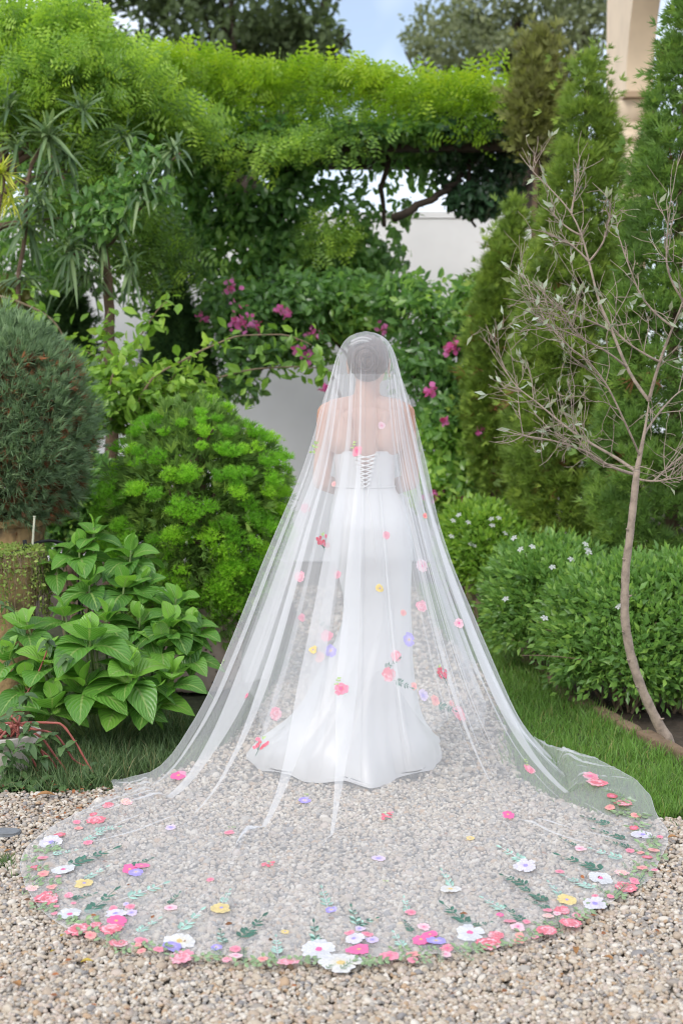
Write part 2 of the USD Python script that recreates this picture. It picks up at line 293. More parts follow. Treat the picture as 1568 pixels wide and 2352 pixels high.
BLADE = (np.array([[-.5, 0, 0], [.5, 0, 0], [-.38, .45, .05], [.38, .45, .05], [-.2, .8, .2], [.2, .8, .2], [0, 1, .38]]), np.array([[0, 1, 3], [0, 3, 2], [2, 3, 5], [2, 5, 4], [4, 5, 6]]))
def grass(name, poly, n, box, hmin, hmax, mat, label, seed, bare=0.0):
    r = rng(seed); x0, x1, y0, y1 = box
    y = y0+(y1-y0)*r.random(n)**1.4; x = r.uniform(x0, x1, n); xy = np.c_[x, y]
    xy = xy[inside(poly, xy+r.normal(size=xy.shape)*.02)]
    den = meshkit.fbm(np.c_[xy*3, 0*xy[:, 0]], 3, seed); xy = xy[den > .30+bare*r.random(len(xy))]
    n = len(xy); L = np.c_[r.normal(size=(n, 2))*.45, np.ones(n)]
    R = frames(L, np.c_[r.normal(size=(n, 2)), .2*np.ones(n)])
    h = r.uniform(hmin, hmax, n)*np.where(np.hypot(xy[:, 0]-.03, xy[:, 1]-4.75) < 1.12, .5, 1.0)*(.6+.8*meshkit.fbm(np.c_[xy*5, 0*xy[:, 0]], 2, seed+1)); w = r.uniform(.002, .0038, n)*(1+.10*xy[:, 1])
    m, t = scatter(BLADE, np.c_[xy, np.full(n, -.003)], R, np.c_[w, h, h], r.random(n))
    tag(obj(None, name, m, mat, tint=t), label, 'grass', None, 'stuff')
grass('grass', lawn_r, 60000, (.5, 1.9, 4.95, 11.5), .03, .085, 'grass_blade', 'short bright green grass beside the stone edging on the right', 21)
grass('grass', lawn_l, 42000, (-1.7, -.15, 5.2, 8.0), .04, .11, 'grass_blade_dull', 'thin dull green grass below the big leaved plant on the left', 22, bare=.35)

def edging():
    t = thing('garden_edging', 'row of brown stones edging the flower bed beside the right lawn', 'edging', edging_line[3])
    r = rng(31); path = smooth_path(np.array(edging_line), 400); s = np.r_[0, np.cumsum(np.linalg.norm(np.diff(path, axis=0), axis=1))]
    a = 0.0
    while a < s[-1]-.2:
        ln = r.uniform(.13, .24); c = np.array([np.interp(a+ln/2, s, path[:, k]) for k in range(3)]); e = np.array([np.interp(a+ln, s, path[:, k]) for k in range(3)])
        dr = unit(e-c); m = trimesh.creation.icosphere(2); v = np.array(m.vertices); v = np.sign(v)*np.abs(v)**.55
        v = v*(1+.25*(meshkit.fbm(v*1.5+a*7, 3, 3)-.5)[:, None])*np.array([.038*r.uniform(.7, 1.2), ln*.5, .036*r.uniform(.7, 1.25)])
        X = np.array([dr[1], -dr[0], 0]); v = v[:, :1]*X+v[:, 1:2]*dr+v[:, 2:]*np.array([0, 0, 1])+c+np.array([r.normal()*.012, 0, .014])
        obj(t, 'stone', (v, m.faces), 'edging_stone', smooth=True); a += ln+r.uniform(.004, .02)
edging()

# ================================================================== wall and arcade
def slab(x0, x1, y0, y1, z0, z1):
    m = trimesh.creation.box([x1-x0, y1-y0, z1-z0]); m.apply_translation([(x0+x1)/2, (y0+y1)/2, (z0+z1)/2]); return m
WD = 13.6
t = thing('garden_wall', 'plain whitewashed wall closing the end of the garden behind the vines', 'wall', (-1, WD, 0))
obj(t, 'wall_face', slab(-7, 2.4, WD, WD+.25, -.3, 3.25), 'white_wall')
obj(t, 'coping', slab(-7.01, 2.41, WD-.012, WD+.262, 3.25, 3.31), 'white_wall')

def arcade():
    X0, D = S(1425-784, 14), 14.0; zs = P(1420, 208, D)[2]; R = 1.25; th = .26; dep = 1.06
    t = thing('arcade', 'cream plastered arcade with an arch on a round column behind the cypresses', 'building', (X0, D, 0))
    from shapely.geometry import Polygon, Point
    ys, ye = D-3*R-2*dep, D+dep
    body = Polygon([(ys, zs), (ye, zs), (ye, zs+4), (ys, zs+4)])
    body = body.difference(Point(D-R, zs).buffer(R, 64)).difference(Polygon([(D-3*R-dep-1, zs-1), (D-2*R-dep, zs-1), (D-2*R-dep, zs), (D-3*R-dep-1, zs)])).difference(Point(D-3*R-dep, zs).buffer(R, 64))
    m = trimesh.creation.extrude_polygon(body, th, engine='earcut'); v = np.array(m.vertices); v = np.c_[v[:, 2]+X0, v[:, 0], v[:, 1]]
    obj(t, 'arch_wall', (v, m.faces[:, ::-1]), 'cream_plaster')
    obj(t, 'impost', slab(X0-.02, X0+th+.02, D-.02, D+dep, zs-.06, zs-.003), 'plaster_shade')
    for yc in (D+.26, D-2*R-.8):
        obj(t, 'column', lathe([(.20, 0), (.20, .25), (.145, .3), (.14, zs-.62), (.135, zs-.45)], (X0+th/2, yc, 0), 28), 'cream_plaster', smooth=35)
        obj(t, 'capital', lathe([(.135, zs-.45), (.175, zs-.43), (.175, zs-.39), (.145, zs-.36), (.145, zs-.27), (.19, zs-.22), (.215, zs-.13), (.215, zs-.063)], (X0+th/2, yc, 0), 28), 'cream_plaster', smooth=35)
    obj(t, 'back_wall', slab(X0+2.4, X0+2.6, 9, 17, 0, zs+4), 'cream_plaster')
    obj(t, 'ceiling', slab(X0+th+.01, X0+2.39, 9, D+dep, zs+1.9, zs+2.0), 'ceiling_wood')
    for k in range(4): obj(t, 'rafter', slab(X0+th+.01, X0+2.39, 10+k*1.3, 10.12+k*1.3, zs+1.7, zs+1.897), 'ceiling_wood')
arcade()

# ================================================================== the bride
AX = np.array([0.097, 5.65, 0.0])                  # the foot of her axis
def body_rel(x, y, z): return AX+np.array([x, y, z])
def person():
    t = thing('person', 'person seen from behind in white gown and long floral veil standing on the gravel path', 'person', AX)
    Ms = []
    def ball(c, r, sc=(1, 1, 1)): return manifold3d.Manifold.sphere(1.0, 28).scale([r*s for s in sc]).translate([float(a) for a in c])
    def bone(a, ra, b, rb, sa=(1, 1, 1), sb=(1, 1, 1)): Ms.append(manifold3d.Manifold.batch_hull([ball(a, ra, sa), ball(b, rb, sb)]))
    # trunk
    bone((.02, .0, .97), .120, (0, .0, 1.12), .098, (1.05, .72, 1), (1, .78, 1))
    bone((0, .0, 1.12), .098, (0, .01, 1.28), .108, (1, .78, 1), (1, .74, 1))
    bone((0, .01, 1.28), .108, (0, .0, 1.40), .115, (1, .74, 1), (1.22, .62, .8))
    bone((-.135, 0, 1.435), .046, (.135, 0, 1.435), .046)
    bone((-.12, .0, 1.445), .045, (0, -.005, 1.462), .052); bone((.12, .0, 1.445), .045, (0, -.005, 1.462), .052)
    bone((-.09, -.035, 1.33), .065, (-.10, -.02, 1.40), .055); bone((.09, -.035, 1.33), .065, (.10, -.02, 1.40), .055)
    bone((0, -.005, 1.46), .054, (0.008, .005, 1.565), .047)
    for q in (-1, 1): bone((q*.075, -.062, 1.42), .020, (q*.060, -.066, 1.33), .016)      # shoulder blades
    bone((-.06, .075, 1.27), .06, (.06, .075, 1.27), .06)
    # head
    hc = np.array([0.010, .015, 1.628])
    bone(hc+[0, -.01, .025], .078, hc+[.004, .03, -.035], .060, (1, 1.18, 1.1), (1, 1.1, 1))
    bone(hc+[.004, .03, -.035], .058, hc+[.008, .062, -.088], .027)
    bone(hc+[.006, .100, .012], .010, hc+[.010, .116, -.022], .014)       # nose
    bone(hc+[-.01, .088, -.058], .012, hc+[.027, .088, -.058], .012, (1, .8, .6), (1, .8, .6))
    for s in (-1, 1):
        bone(hc+[s*.035, .086, .030], .014, hc+[s*.05, .080, .026], .012)
        bone(hc+[s*.081, .005, .005], .016, hc+[s*.079, .010, -.030], .010, (.45, .8, 1.2), (.5, .8, 1))
    # arms: upper arm down, forearm forward, hands together in front
    for s in (-1, 1):
        sh, el, wr = np.array([s*.147, 0, 1.430]), np.array([s*.178, -.005, 1.165]), np.array([s*.055, .235, 1.10])
        bone(sh, .047, sh*.35+el*.65, .038); bone(sh*.35+el*.65, .038, el, .034); bone(el, .035, el*.6+wr*.4, .033); bone(el*.6+wr*.4, .033, wr, .023)
        pc = wr+np.array([-s*.030, .055, -.012]); bone(wr, .022, pc, .026, (.8, 1, 1), (.6, 1, 1.25))
        for k in range(4):
            kn = pc+np.array([0, .022, .027-.018*k]); p1 = kn+np.array([-s*.012, .030-.003*abs(k-1), -.004]); p2 = p1+np.array([-s*.024, .010, -.004]); p3 = p2+np.array([-s*.014, -.006, -.003])
            bone(kn, .0095, p1, .0085); bone(p1, .0085, p2, .008); bone(p2, .008, p3, .007)
        th0 = wr+np.array([-s*.012, .020, .020]); th1 = th0+np.array([-s*.018, .028, .020]); th2 = th1+np.array([-s*.012, .026, .004]); bone(th0, .012, th1, .0105); bone(th1, .0105, th2, .008)
    # legs under the gown
    for s in (-1, 1):
        bone((.025+s*.055, 0, .95), .070, (.04+s*.045, .01, .52), .046); bone((.04+s*.045, .01, .52), .046, (.03+s*.045, 0, .36), .044); bone((.03+s*.045, 0, .36), .044, (.02+s*.05, -.005, .13), .032)
        bone((.02+s*.05, -.005, .13), .032, (.02+s*.052, .10, .055), .028)
    mf = Ms[0]
    for m in Ms[1:]: mf = mf+m
    mf = mf.refine_to_length(.014); mm = mf.to_mesh()
    tm = trimesh.Trimesh(np.array(mm.vert_properties[:, :3]), np.array(mm.tri_verts)); hands = (tm.vertices[:, 1] > .2)&(tm.vertices[:, 2] < 1.2)
    keep = np.array(tm.vertices); trimesh.smoothing.filter_taubin(tm, lamb=.5, nu=.53, iterations=14); v = np.array(tm.vertices); v[hands] = .7*v[hands]+.3*keep[hands]
    obj(t, 'body', (v+AX, tm.faces), 'skin', smooth=True)
    for s in (-1, 1):
        e = trimesh.creation.icosphere(2, .0125); e.apply_translation(AX+hc+np.array([s*.034+.003, .078, .012])); obj(t, 'eye', e, 'eye_white', smooth=True)
    # hair: a cap combed back into a rolled bun
    m = trimesh.creation.icosphere(4); v = np.array(m.vertices)
    v = v*np.array([.084, .106, .092])+hc+np.array([-.002, -.016, .022])
    cut = (v[:, 1] > hc[1]+.045)&(v[:, 2] < hc[2]+.055); f = m.faces[~cut[m.faces].any(1)]
    low = (v[:, 2] < hc[2]-.035); v[low, 0] = hc[0]+(v[low, 0]-hc[0])*.9
    v = v*1.0; v[:, 2] += .0025*np.sin(v[:, 0]*260)
    hr = obj(t, 'hair', (v+AX, f), 'hair_brown', smooth=True)
    nape = trimesh.creation.icosphere(3); nv = np.array(nape.vertices)*np.array([.060, .045, .050])+hc+np.array([-.004, -.052, -.022]); obj(hr, 'nape_hair', (nv+AX, nape.faces), 'hair_brown', smooth=True)
    r = rng(5); parts = []; bc = hc+np.array([-.012, -.118, .012])
    for k in range(16):      # rolled locks winding round the bun
        a = np.linspace(0, 2*PI*r.uniform(.55, .9), 22)+r.uniform(0, 6.3); rr = r.uniform(.018, .046); dy = -.030*math.sqrt(max(0, 1-(rr/.056)**2))
        c = bc+np.stack([rr*np.cos(a), np.full(22, dy)+.004*np.sin(3*a), rr*1.12*np.sin(a)], -1)+r.normal(size=3)*.004; parts.append(tube(c+AX, .0095*np.sin(np.linspace(.35, PI-.35, 22)), 7))
    core = trimesh.creation.icosphere(3); cv = np.array(core.vertices)*np.array([.050, .036, .056])+bc+np.array([0, .008, 0]); parts.append((cv+AX, core.faces))
    obj(hr, 'bun', join(parts), 'hair_brown', smooth=True)
    ear = trimesh.creation.icosphere(2, .0055); ear.apply_translation(AX+hc+np.array([.083, .006, -.047])); obj(t, 'earring', ear, 'gold', smooth=True)
    return t, hc

def dress(t):
    # half widths and centres read off the silhouette: (height, centre x, half width, half depth, centre y)
    px = lambda y: P(784, y, AX[1])[2]
    tab = np.array([[px(y), (c-784)*AX[1]/F-AX[0], S(h, AX[1]), dp, cy] for y, c, h, dp, cy in
        [(1036, 838, 72, .103, .004), (1080, 837, 69, .098, .004), (1116, 838, 68, .094, .003), (1160, 846, 86, .110, -.004), (1210, 851, 94, .128, -.030), (1260, 854, 93, .126, -.030), (1320, 861, 84, .106, -.002),
         (1400, 867, 77, .090, .012), (1465, 859, 88, .096, .006), (1523, 843, 104, .115, -.005), (1590, 829, 126, .14, -.02), (1658, 815, 152, .175, -.04), (1700, 808, 178, .20, -.05), (1740, 800, 200, .215, -.06), (1766, 795, 215, .225, -.06)]])[::-1]
    from scipy.interpolate import PchipInterpolator
    cv = PchipInterpolator(tab[:, 0], tab[:, 1:])
    hem = np.array([G(*p)[:2] for p in [(563, 1757), (600, 1776), (640, 1792), (720, 1806), (790, 1813), (850, 1824), (882, 1811), (912, 1800), (942, 1797), (972, 1789), (1000, 1766), (1012, 1741), (1003, 1722)]])-AX[:2]
    back = np.array([[.33, .42], [.2, .46], [0, .46], [-.2, .44], [-.36, .33]]); poly = np.vstack([hem, back]); c0 = np.array([cv(.03)[0], .03])
    pa = np.arctan2(*(poly-c0).T[::-1]); pr = np.linalg.norm(poly-c0, axis=1); o = np.argsort(pa); pa, pr = pa[o], pr[o]
    R_h = lambda a: np.interp(a, np.r_[pa[-1]-2*PI, pa, pa[0]+2*PI], np.r_[pr[-1], pr, pr[0]])
    ztop, zw, zv0 = px(1037), px(1117), px(1124)
    def vgap(z): return np.interp(z, [zv0, ztop], [.006, .040])      # half width of the lacing gap at the back
    def section(z, a):
        cx, hw, dp, cy = cv(np.clip(z, tab[0, 0], tab[-1, 0])); n = 2.25
        e = (np.abs(np.cos(a))**n/hw**n+np.abs(np.sin(a))**n/dp**n)**(-1/n)
        return np.stack([cx+e*np.cos(a), cy+e*np.sin(a)], -1)
    na = 160
    def loft(zs, gap):
        rows = []
        for z in zs:
            g = gap(z); half = math.atan2(g, .10)
            a = np.linspace(-PI/2+half, 1.5*PI-half, na); aw = (a+PI) % (2*PI)-PI
            s = section(max(z, .02), a)
            w = float(1-ss(0.0, .34, z))**2.0
            hp = c0+R_h(aw)[:, None]*np.stack([np.cos(a), np.sin(a)], -1)
            s = s*(1-w)+hp*w
            fold = .012*np.sin(a*9+1.0)+.010*np.sin(a*5+2.2)+.006*np.sin(a*17)
            s = s*(1+(fold*float(1-ss(.05, .95, z)))[:, None]*2.3*(1-.5*w))
            zz = np.full(na, z)+(.010*(np.sin(a*7)+1) if z < .03 else 0)
            if z > ztop-.012: zz = zz+.006*(1-np.abs(np.sin(a)))-.0*a
            rows.append(np.c_[s, zz])
        v = np.array(rows).reshape(-1, 3); i, j = np.meshgrid(np.arange(len(zs)-1), np.arange(na-1), indexing='ij')
        q = np.stack([i*na+j, (i+1)*na+j, (i+1)*na+j+1, i*na+j+1], -1).reshape(-1, 4); return v+AX, np.vstack([q[:, [0, 1, 2]], q[:, [0, 2, 3]]])
    d = obj(t, 'dress', join([loft(np.linspace(ztop, zw, 24), vgap)]), 'satin', smooth=True)
    zs = np.r_[np.linspace(zw-.002, .34, 46), np.linspace(.33, .012, 40)]
    obj(d, 'skirt', loft(zs, lambda z: 0.0), 'satin', smooth=True)
    # waist seam piping, top edge, back seam
    def ring(z, rad, gap, off):
        half = math.atan2(gap, .10); a = np.linspace(-PI/2+half, 1.5*PI-half, 120); s = section(z, a); n = unit(s-np.array([cv(z)[0], cv(z)[3]]))
        return tube(np.c_[s+n*off, np.full(120, z)]+AX, rad, 6)
    obj(d, 'waist_seam', ring(zw, .0035, .006, .0015), 'satin', smooth=True)
    obj(d, 'top_hem', ring(ztop, .0032, .040, .0005), 'satin', smooth=True)
    zc = np.linspace(zw-.01, .15, 60); cl = np.array([np.r_[section(z, np.array([-PI/2]))[0]+[0, -.0015], z] for z in zc])+AX; cl[:, 0] += np.interp(zc, [.15, zw], [.03, 0])
    obj(d, 'back_seam', tube(cl[:18], .0012, 5), 'satin_cord', smooth=True)
    # corset lacing
    n = 9; zl = np.linspace(ztop-.008, zv0+.012, n)
    def pt(z, side, out): y = section(z, np.array([-PI/2+side*math.atan2(vgap(z)+.004, .10)]))[0]; return np.r_[y+[0, -out], z]+AX
    for s in (-1, 1):
        for k in range(n):
            c = pt(zl[k], s, .004); m = trimesh.creation.torus(.0042, .0016, major_sections=12, minor_sections=6); m.apply_transform(trimesh.transformations.rotation_matrix(PI/2, [1, 0, 0])); m.apply_translation(c); obj(d, 'eyelet', m, 'satin_cord', smooth=True)
    for k in range(n-1):
        for s in (-1, 1):
            a, b = pt(zl[k], s, .005), pt(zl[k+1], -s, .005+.002*(s > 0)); mid = (a+b)/2+np.array([0, -.004-.003*(s > 0), -.002]); obj(d, 'lacing_cord', tube(smooth_path([a, mid, b], 10), .0030, 6), 'satin_cord', smooth=True)
    b = pt(zv0+.012, 1, .004); obj(d, 'lacing_tail', tube(smooth_path([b, b+[-.004, -.012, -.05], b+[.003, -.02, -.16]], 14), .002, 5), 'satin_cord', smooth=True)
person_path, HC = person()
dress(person_path)
# ------------------------------------------------------------------ the veil
from scipy.interpolate import PchipInterpolator
TH0, TH1 = math.radians(195.0), math.radians(376.0)
hem_px = [(270, 1832), (190, 1880), (110, 1922), (62, 1968), (46, 2010), (58, 2060), (98, 2110), (160, 2152), (240, 2178), (330, 2197), (420, 2211), (520, 2214), (620, 2221), (700, 2228), (790, 2234), (850, 2225), (950, 2220), (1050, 2207), (1130, 2197), (1220, 2171), (1300, 2141), (1360, 2110), (1420, 2080), (1480, 2042), (1512, 2000), (1532, 1962), (1530, 1928), (1502, 1888), (1462, 1840), (1422, 1810), (1372, 1785), (1312, 1765), (1258, 1752)]
hem_w = np.array([G(*p)[:2] for p in hem_px])-AX[:2]
ha = np.mod(np.arctan2(hem_w[:, 1], hem_w[:, 0])-TH0+.6, 2*PI)+TH0-.6; hr_ = np.linalg.norm(hem_w, axis=1); o_ = np.argsort(ha); ha, hr_ = ha[o_], hr_[o_]
def hemR(a): return np.interp(a, ha, hr_)
zr = [0.018, 0.07, .2, .34, .5, .67, .84, 1.03, 1.19, 1.35, 1.46, 1.55, 1.65, 1.70, 1.73, 1.748, 1.757]
rL = PchipInterpolator(zr, [.875, .785, .695, .62, .555, .486, .417, .335, .265, .208, .176, .142, .108, .088, .066, .035, 0])
rR = PchipInterpolator(zr, [.765, .71, .60, .526, .456, .385, .318, .262, .232, .196, .168, .138, .106, .088, .066, .035, 0])
rB = PchipInterpolator(zr, [1.12, .985, .815, .695, .59, .50, .42, .335, .262, .215, .195, .186, .170, .140, .105, .055, 0])
FOLDS = [(.070, .014, .018), (.135, .030, .060), (.205, .016, .026), (.300, .030, .056), (.375, .028, .050), (.47, .008, .008), (.583, .012, .016), (.625, .008, .009), (.715, .028, .050), (.80, .012, .016), (.87, .026, .042), (.95, .010, .012)]
_g = rng(909); GATHERS = list(zip(_g.random(46), _g.uniform(.003, .012, 46)))
def lawn_depth(xy):
    """0 off the right lawn, rising to 1 well inside it: the cloth rides on the grass"""
    from shapely.geometry import Polygon
    from shapely import points, distance
    pg = Polygon([tuple(p) for p in lawn_r]); return ss(-.05, .08, np.where(inside(lawn_r, xy), 1, -1)*distance(pg.exterior, points(xy)))
def veil_surface(ns, nd, ng, scale=1.0, zmin=0.018, phase=0.0, amp=1.0, ground=True, ztop=1.757):
    s = np.linspace(0, 1, ns)
    for k, w, a in FOLDS: s = np.r_[s, np.linspace(k-w, k+w, 16)]
    if ground: s = np.r_[s, [c+d for c, h in GATHERS for d in (-.0016, 0, .0016)]]
    s = np.unique(np.clip(s, 0, 1)); a = TH0+(TH1-TH0)*s
    wb = np.clip(np.sin(a-PI), 0, 1)**1.3; wl = (1-wb)*(np.cos(a) < 0); wr = (1-wb)*(np.cos(a) >= 0)
    zlow = zmin+(0 if ground else .09*np.sin(s*17+.6)+.05*np.sin(s*41+2))+0*s; zz = [zlow+(ztop-zlow)*(1-f**1.15) for f in np.linspace(0, 1, nd)]
    rows = []
    def put(r, z, lay, fold):
        """one row of the cloth: lay = 0 hanging .. 1 at the hem"""
        disp, rad = np.zeros_like(s), np.zeros_like(s)
        for i, (k, w, am) in enumerate(FOLDS):
            u = (s-k)/w; on = np.abs(u) < 1
            disp -= np.where(on, am*(1-.45*lay)*amp*np.sin(PI*u)*(.06*ss(.10, .2, r)+r/.5*np.maximum(.36, ss(.06, .42, r))).clip(0, 1.25), 0); rad += np.where(on, .010*u*np.minimum(1, r/.3), 0)
        wave = .012*np.sin(s*37+phase)+.006*np.sin(s*71+1.3+phase)
        rr = r+(rad+wave*np.minimum(1, r/.4))*(1-lay)*fold
        c, sn = np.cos(a), np.sin(a)
        x = rr*c-sn*disp*fold; y = rr*sn+c*disp*fold
        rows.append(np.stack([x, y, np.broadcast_to(z, s.shape)], -1))
    for z in zz:
        zc = np.maximum(z, .045); r = scale*(wb*rB(zc)+wl*rL(zc)+wr*rR(zc)); fl = np.clip((1.75-z)/.2, 0, 1)*(1-.35*(1-ss(.04, .45, z)))
        put(r, z, 0.0, fl)
    if ground:
        r0 = scale*(wb*rB(.045)+wl*rL(.045)+wr*rR(.045)); R1 = np.maximum(hemR(a), r0+.01)
        q = np.linspace(0, 1, ng+1)[1:]
        for k in q:
            r = r0+(R1-r0)*k
            ridge = sum(am*np.maximum(0, np.cos((s-kk)/w*.9))**2*(np.abs(s-kk) < w*1.7) for kk, w, am in FOLDS)
            x, y = r*np.cos(a), r*np.sin(a)
            onlawn = .045*float(ss(0, .25, k))*lawn_depth(np.c_[x, y]+AX[:2]); z = .020+onlawn+.025*(1-k)**3+ridge*.60*(1-k)**.8*min(1, k*8)+.014*(1-k*.5)*min(1, k*8)*meshkit.fbm(np.stack([s*26, k*2.5+0*s, 0*s], -1), 3, 8)+.016*np.maximum(0, meshkit.fbm(np.stack([x*9, y*9, 0*s], -1), 3, 5)-.52)
            fine = sum(np.exp(-((s-c-.015*math.sin(k*3+c*40))/.0016)**2)*h for c, h in GATHERS); z = z+fine*1.5*(1-.7*k)*min(1, k*6)
            wave = .006*np.sin(s*61+k*4)*k
            put(r+wave, z, k, float(.65*(1-ss(.0, .85, k))))
    v = np.array(rows); n, m = v.shape[:2]; i, j = np.meshgrid(np.arange(n-1), np.arange(m-1), indexing='ij')
    qd = np.stack([i*m+j, i*m+j+1, (i+1)*m+j+1, (i+1)*m+j], -1).reshape(-1, 4)
    return v.reshape(-1, 3)+AX, np.vstack([qd[:, [0, 1, 2]], qd[:, [0, 2, 3]]]), v+AX
vv, vf, vgrid = veil_surface(260, 90, 46, zmin=.045)
veil = obj(person_path, 'veil', (vv, vf), 'tulle', smooth=True)
iv, if_, _ = veil_surface(220, 70, 0, .86, .36, 1.7, .8, False, 1.585)
veil_in = obj(person_path, 'veil_tier', (iv, if_), 'tulle_inner', smooth=True, label='shorter inner tier of the veil')
obj(veil, 'hem_thread', tube(vgrid[-1][::2], .0011, 4), 'tulle', smooth=True)
for col in (0, -1): obj(veil, 'edge_thread', tube(vgrid[8:, col][::2], .0012, 4), 'tulle', smooth=True)
ca = np.linspace(-1, 1, 14); comb = AX+HC+np.stack([-.030+.038*ca, -.078-.012*(1-ca**2), .098-.012*ca**2+.004*ca], -1)
obj(veil, 'hair_comb', join([tube(comb, .006, 6), tube(comb+[0, -.008, -.012], .005, 6)]+[tube([c, c+np.array([0, -.010, -.020])], .0015, 4) for c in comb]), 'lace', smooth=True)

def project(v):
    d = v-np.array([0, 0, CAMH]); y = d[:, 1]*CP-d[:, 2]*SP; z = d[:, 1]*SP+d[:, 2]*CP
    return np.stack([W/2+F*d[:, 0]/y, H/2-F*z/y], -1)
def tri_set(v, f):
    q = project(v)[f]; return v[f[:, 0]], v[f[:, 1]], v[f[:, 2]], q.min(1), q.max(1)
def hit(px, py, tri):
    """Where the camera's view of the photograph's point (px, py) meets the cloth, and the cloth's normal there."""
    k = np.where((tri[3] <= [px, py]).all(1)&(tri[4] >= [px, py]).all(1))[0]
    if not len(k): return None
    o = np.array([0, 0, CAMH]); d = ray(px, py); a, b, c = tri[0][k], tri[1][k], tri[2][k]
    e1, e2 = b-a, c-a; h = np.cross(d, e2); det = (e1*h).sum(1); det = np.where(np.abs(det) < 1e-12, 1e-12, det)
    s = o-a; u = (s*h).sum(1)/det; q = np.cross(s, e1); w = (q@d)/det; t = (e2*q).sum(1)/det
    ok = (u >= 0)&(w >= 0)&(u+w <= 1)&(t > 0)
    if not ok.any(): return None
    j = np.where(ok)[0][np.argmin(t[ok])]; n = unit(np.cross(e1[j], e2[j])); n = n if n@d < 0 else -n
    return o+d*t[j], n
TRI, TRI_IN = tri_set(vv, vf), tri_set(iv, if_)
RF = rng(77)
THR = dict(red=(.66, .025, .07), rose=(.78, .10, .17), pink=(.85, .26, .38), pale=(.85, .52, .58), coral=(.84, .30, .24), hot=(.80, .03, .28), purple=(.28, .21, .70), lilac=(.66, .52, .76), yellow=(.72, .56, .17), white=(.66, .66, .68),
           dark=(.015, .115, .070), mint=(.28, .46, .38), sage=(.20, .30, .13), lime=(.38, .52, .18), gold=(.70, .48, .10), cream=(.78, .70, .52))
def petal_ring(n, r0, r1, width, cin, cout, z, lift, rg, notch=.08, phase=0.0):
    V, Fc, C = [], [], []
    for k in range(n):
        a = 2*PI*k/n+phase+rg.normal()*.13; L = r1*rg.uniform(.76, 1.14); w = width*rg.uniform(.78, 1.2); b = len(V)
        t = np.array([0, .25, .5, .75, .92, 1, .92, .75, .5, .25]); sd = np.array([0, .55, .9, 1, .62, 0, -.62, -1, -.9, -.55])*w
        rad = r0+(L-r0)*t; rad[5] -= notch*L; rad = rad+rg.normal(size=10)*.018*r1; rad[0] = r0
        pts = np.stack([rad*math.cos(a)-sd*math.sin(a), rad*math.sin(a)+sd*math.cos(a), z+lift*t+rg.normal(size=10)*.02*r1], -1)
        mid = np.array([(r0+.5*(L-r0))*math.cos(a), (r0+.5*(L-r0))*math.sin(a), z+lift*.75+.03*r1])
        V += list(pts)+[mid]; kk = rg.uniform(.88, 1.1)
        for i in range(10):
            m = t[i]**1.2; C.append((np.array(cin)*(1-m)+np.array(cout)*m)*kk*(1+.16*(-1)**i))
        C.append((np.array(cin)*.45+np.array(cout)*.55)*kk*.93)
        Fc += [[b+i, b+(i+1) % 10, b+10] for i in range(10)]
    return V, Fc, C
def moved(part, rg, k): o = np.r_[rg.normal(size=2)*k, 0]; return [p+o for p in part[0]], part[1], part[2]
def merge(parts):
    V, Fc, C, n = [], [], [], 0
    for v, f, c in parts: V += list(v); Fc += [[a+n for a in t] for t in f]; C += list(c); n = len(V)
    return np.array(V), np.array(Fc), np.clip(np.array(C), 0, .95)
def disc(r, z, c, rg, n=9):
    a = np.arange(n)*2*PI/n; V = [np.array([0, 0, z+.08*r])]+[np.array([r*math.cos(x)*rg.uniform(.8, 1.15), r*math.sin(x)*rg.uniform(.8, 1.15), z]) for x in a]
    return V, [[0, 1+i, 1+(i+1) % n] for i in range(n)], [np.array(c)*rg.uniform(.8, 1.15) for _ in V]
def leaf2(base, ang, L, w, c, rg, z=0.0):
    c = np.array(c)*rg.uniform(.75, 1.25); ca_, sa_ = math.cos(ang), math.sin(ang)
    loc = [(0, 0, 0), (.3, w*.8, .05), (.62, w, .05), (1, 0, 0), (.62, -w, .05), (.3, -w*.8, .05), (.5, 0, .09)]
    V = [np.array([base[0]+L*(p[0]*ca_-p[1]*sa_), base[1]+L*(p[0]*sa_+p[1]*ca_), z+L*p[2]]) for p in loc]
    C = [c, c*.9, c*.85, c*.9, c*1.4, c*1.45, c*1.1]
    return V, [[0, 6, 1], [1, 6, 2], [2, 6, 3], [3, 6, 4], [4, 6, 5], [5, 6, 0]], C
def strip(pts, w, c, z=.0):
    pts = np.asarray(pts, float); d = np.gradient(pts, axis=0); n = unit(np.stack([-d[:, 1], d[:, 0]], -1)); V = []
    for p, q in zip(pts, n): V += [np.r_[p+q*w, z], np.r_[p-q*w, z+.01]]
    return V, sum([[[2*i, 2*i+1, 2*i+3], [2*i, 2*i+3, 2*i+2]] for i in range(len(pts)-1)], []), [np.array(c)]*len(V)
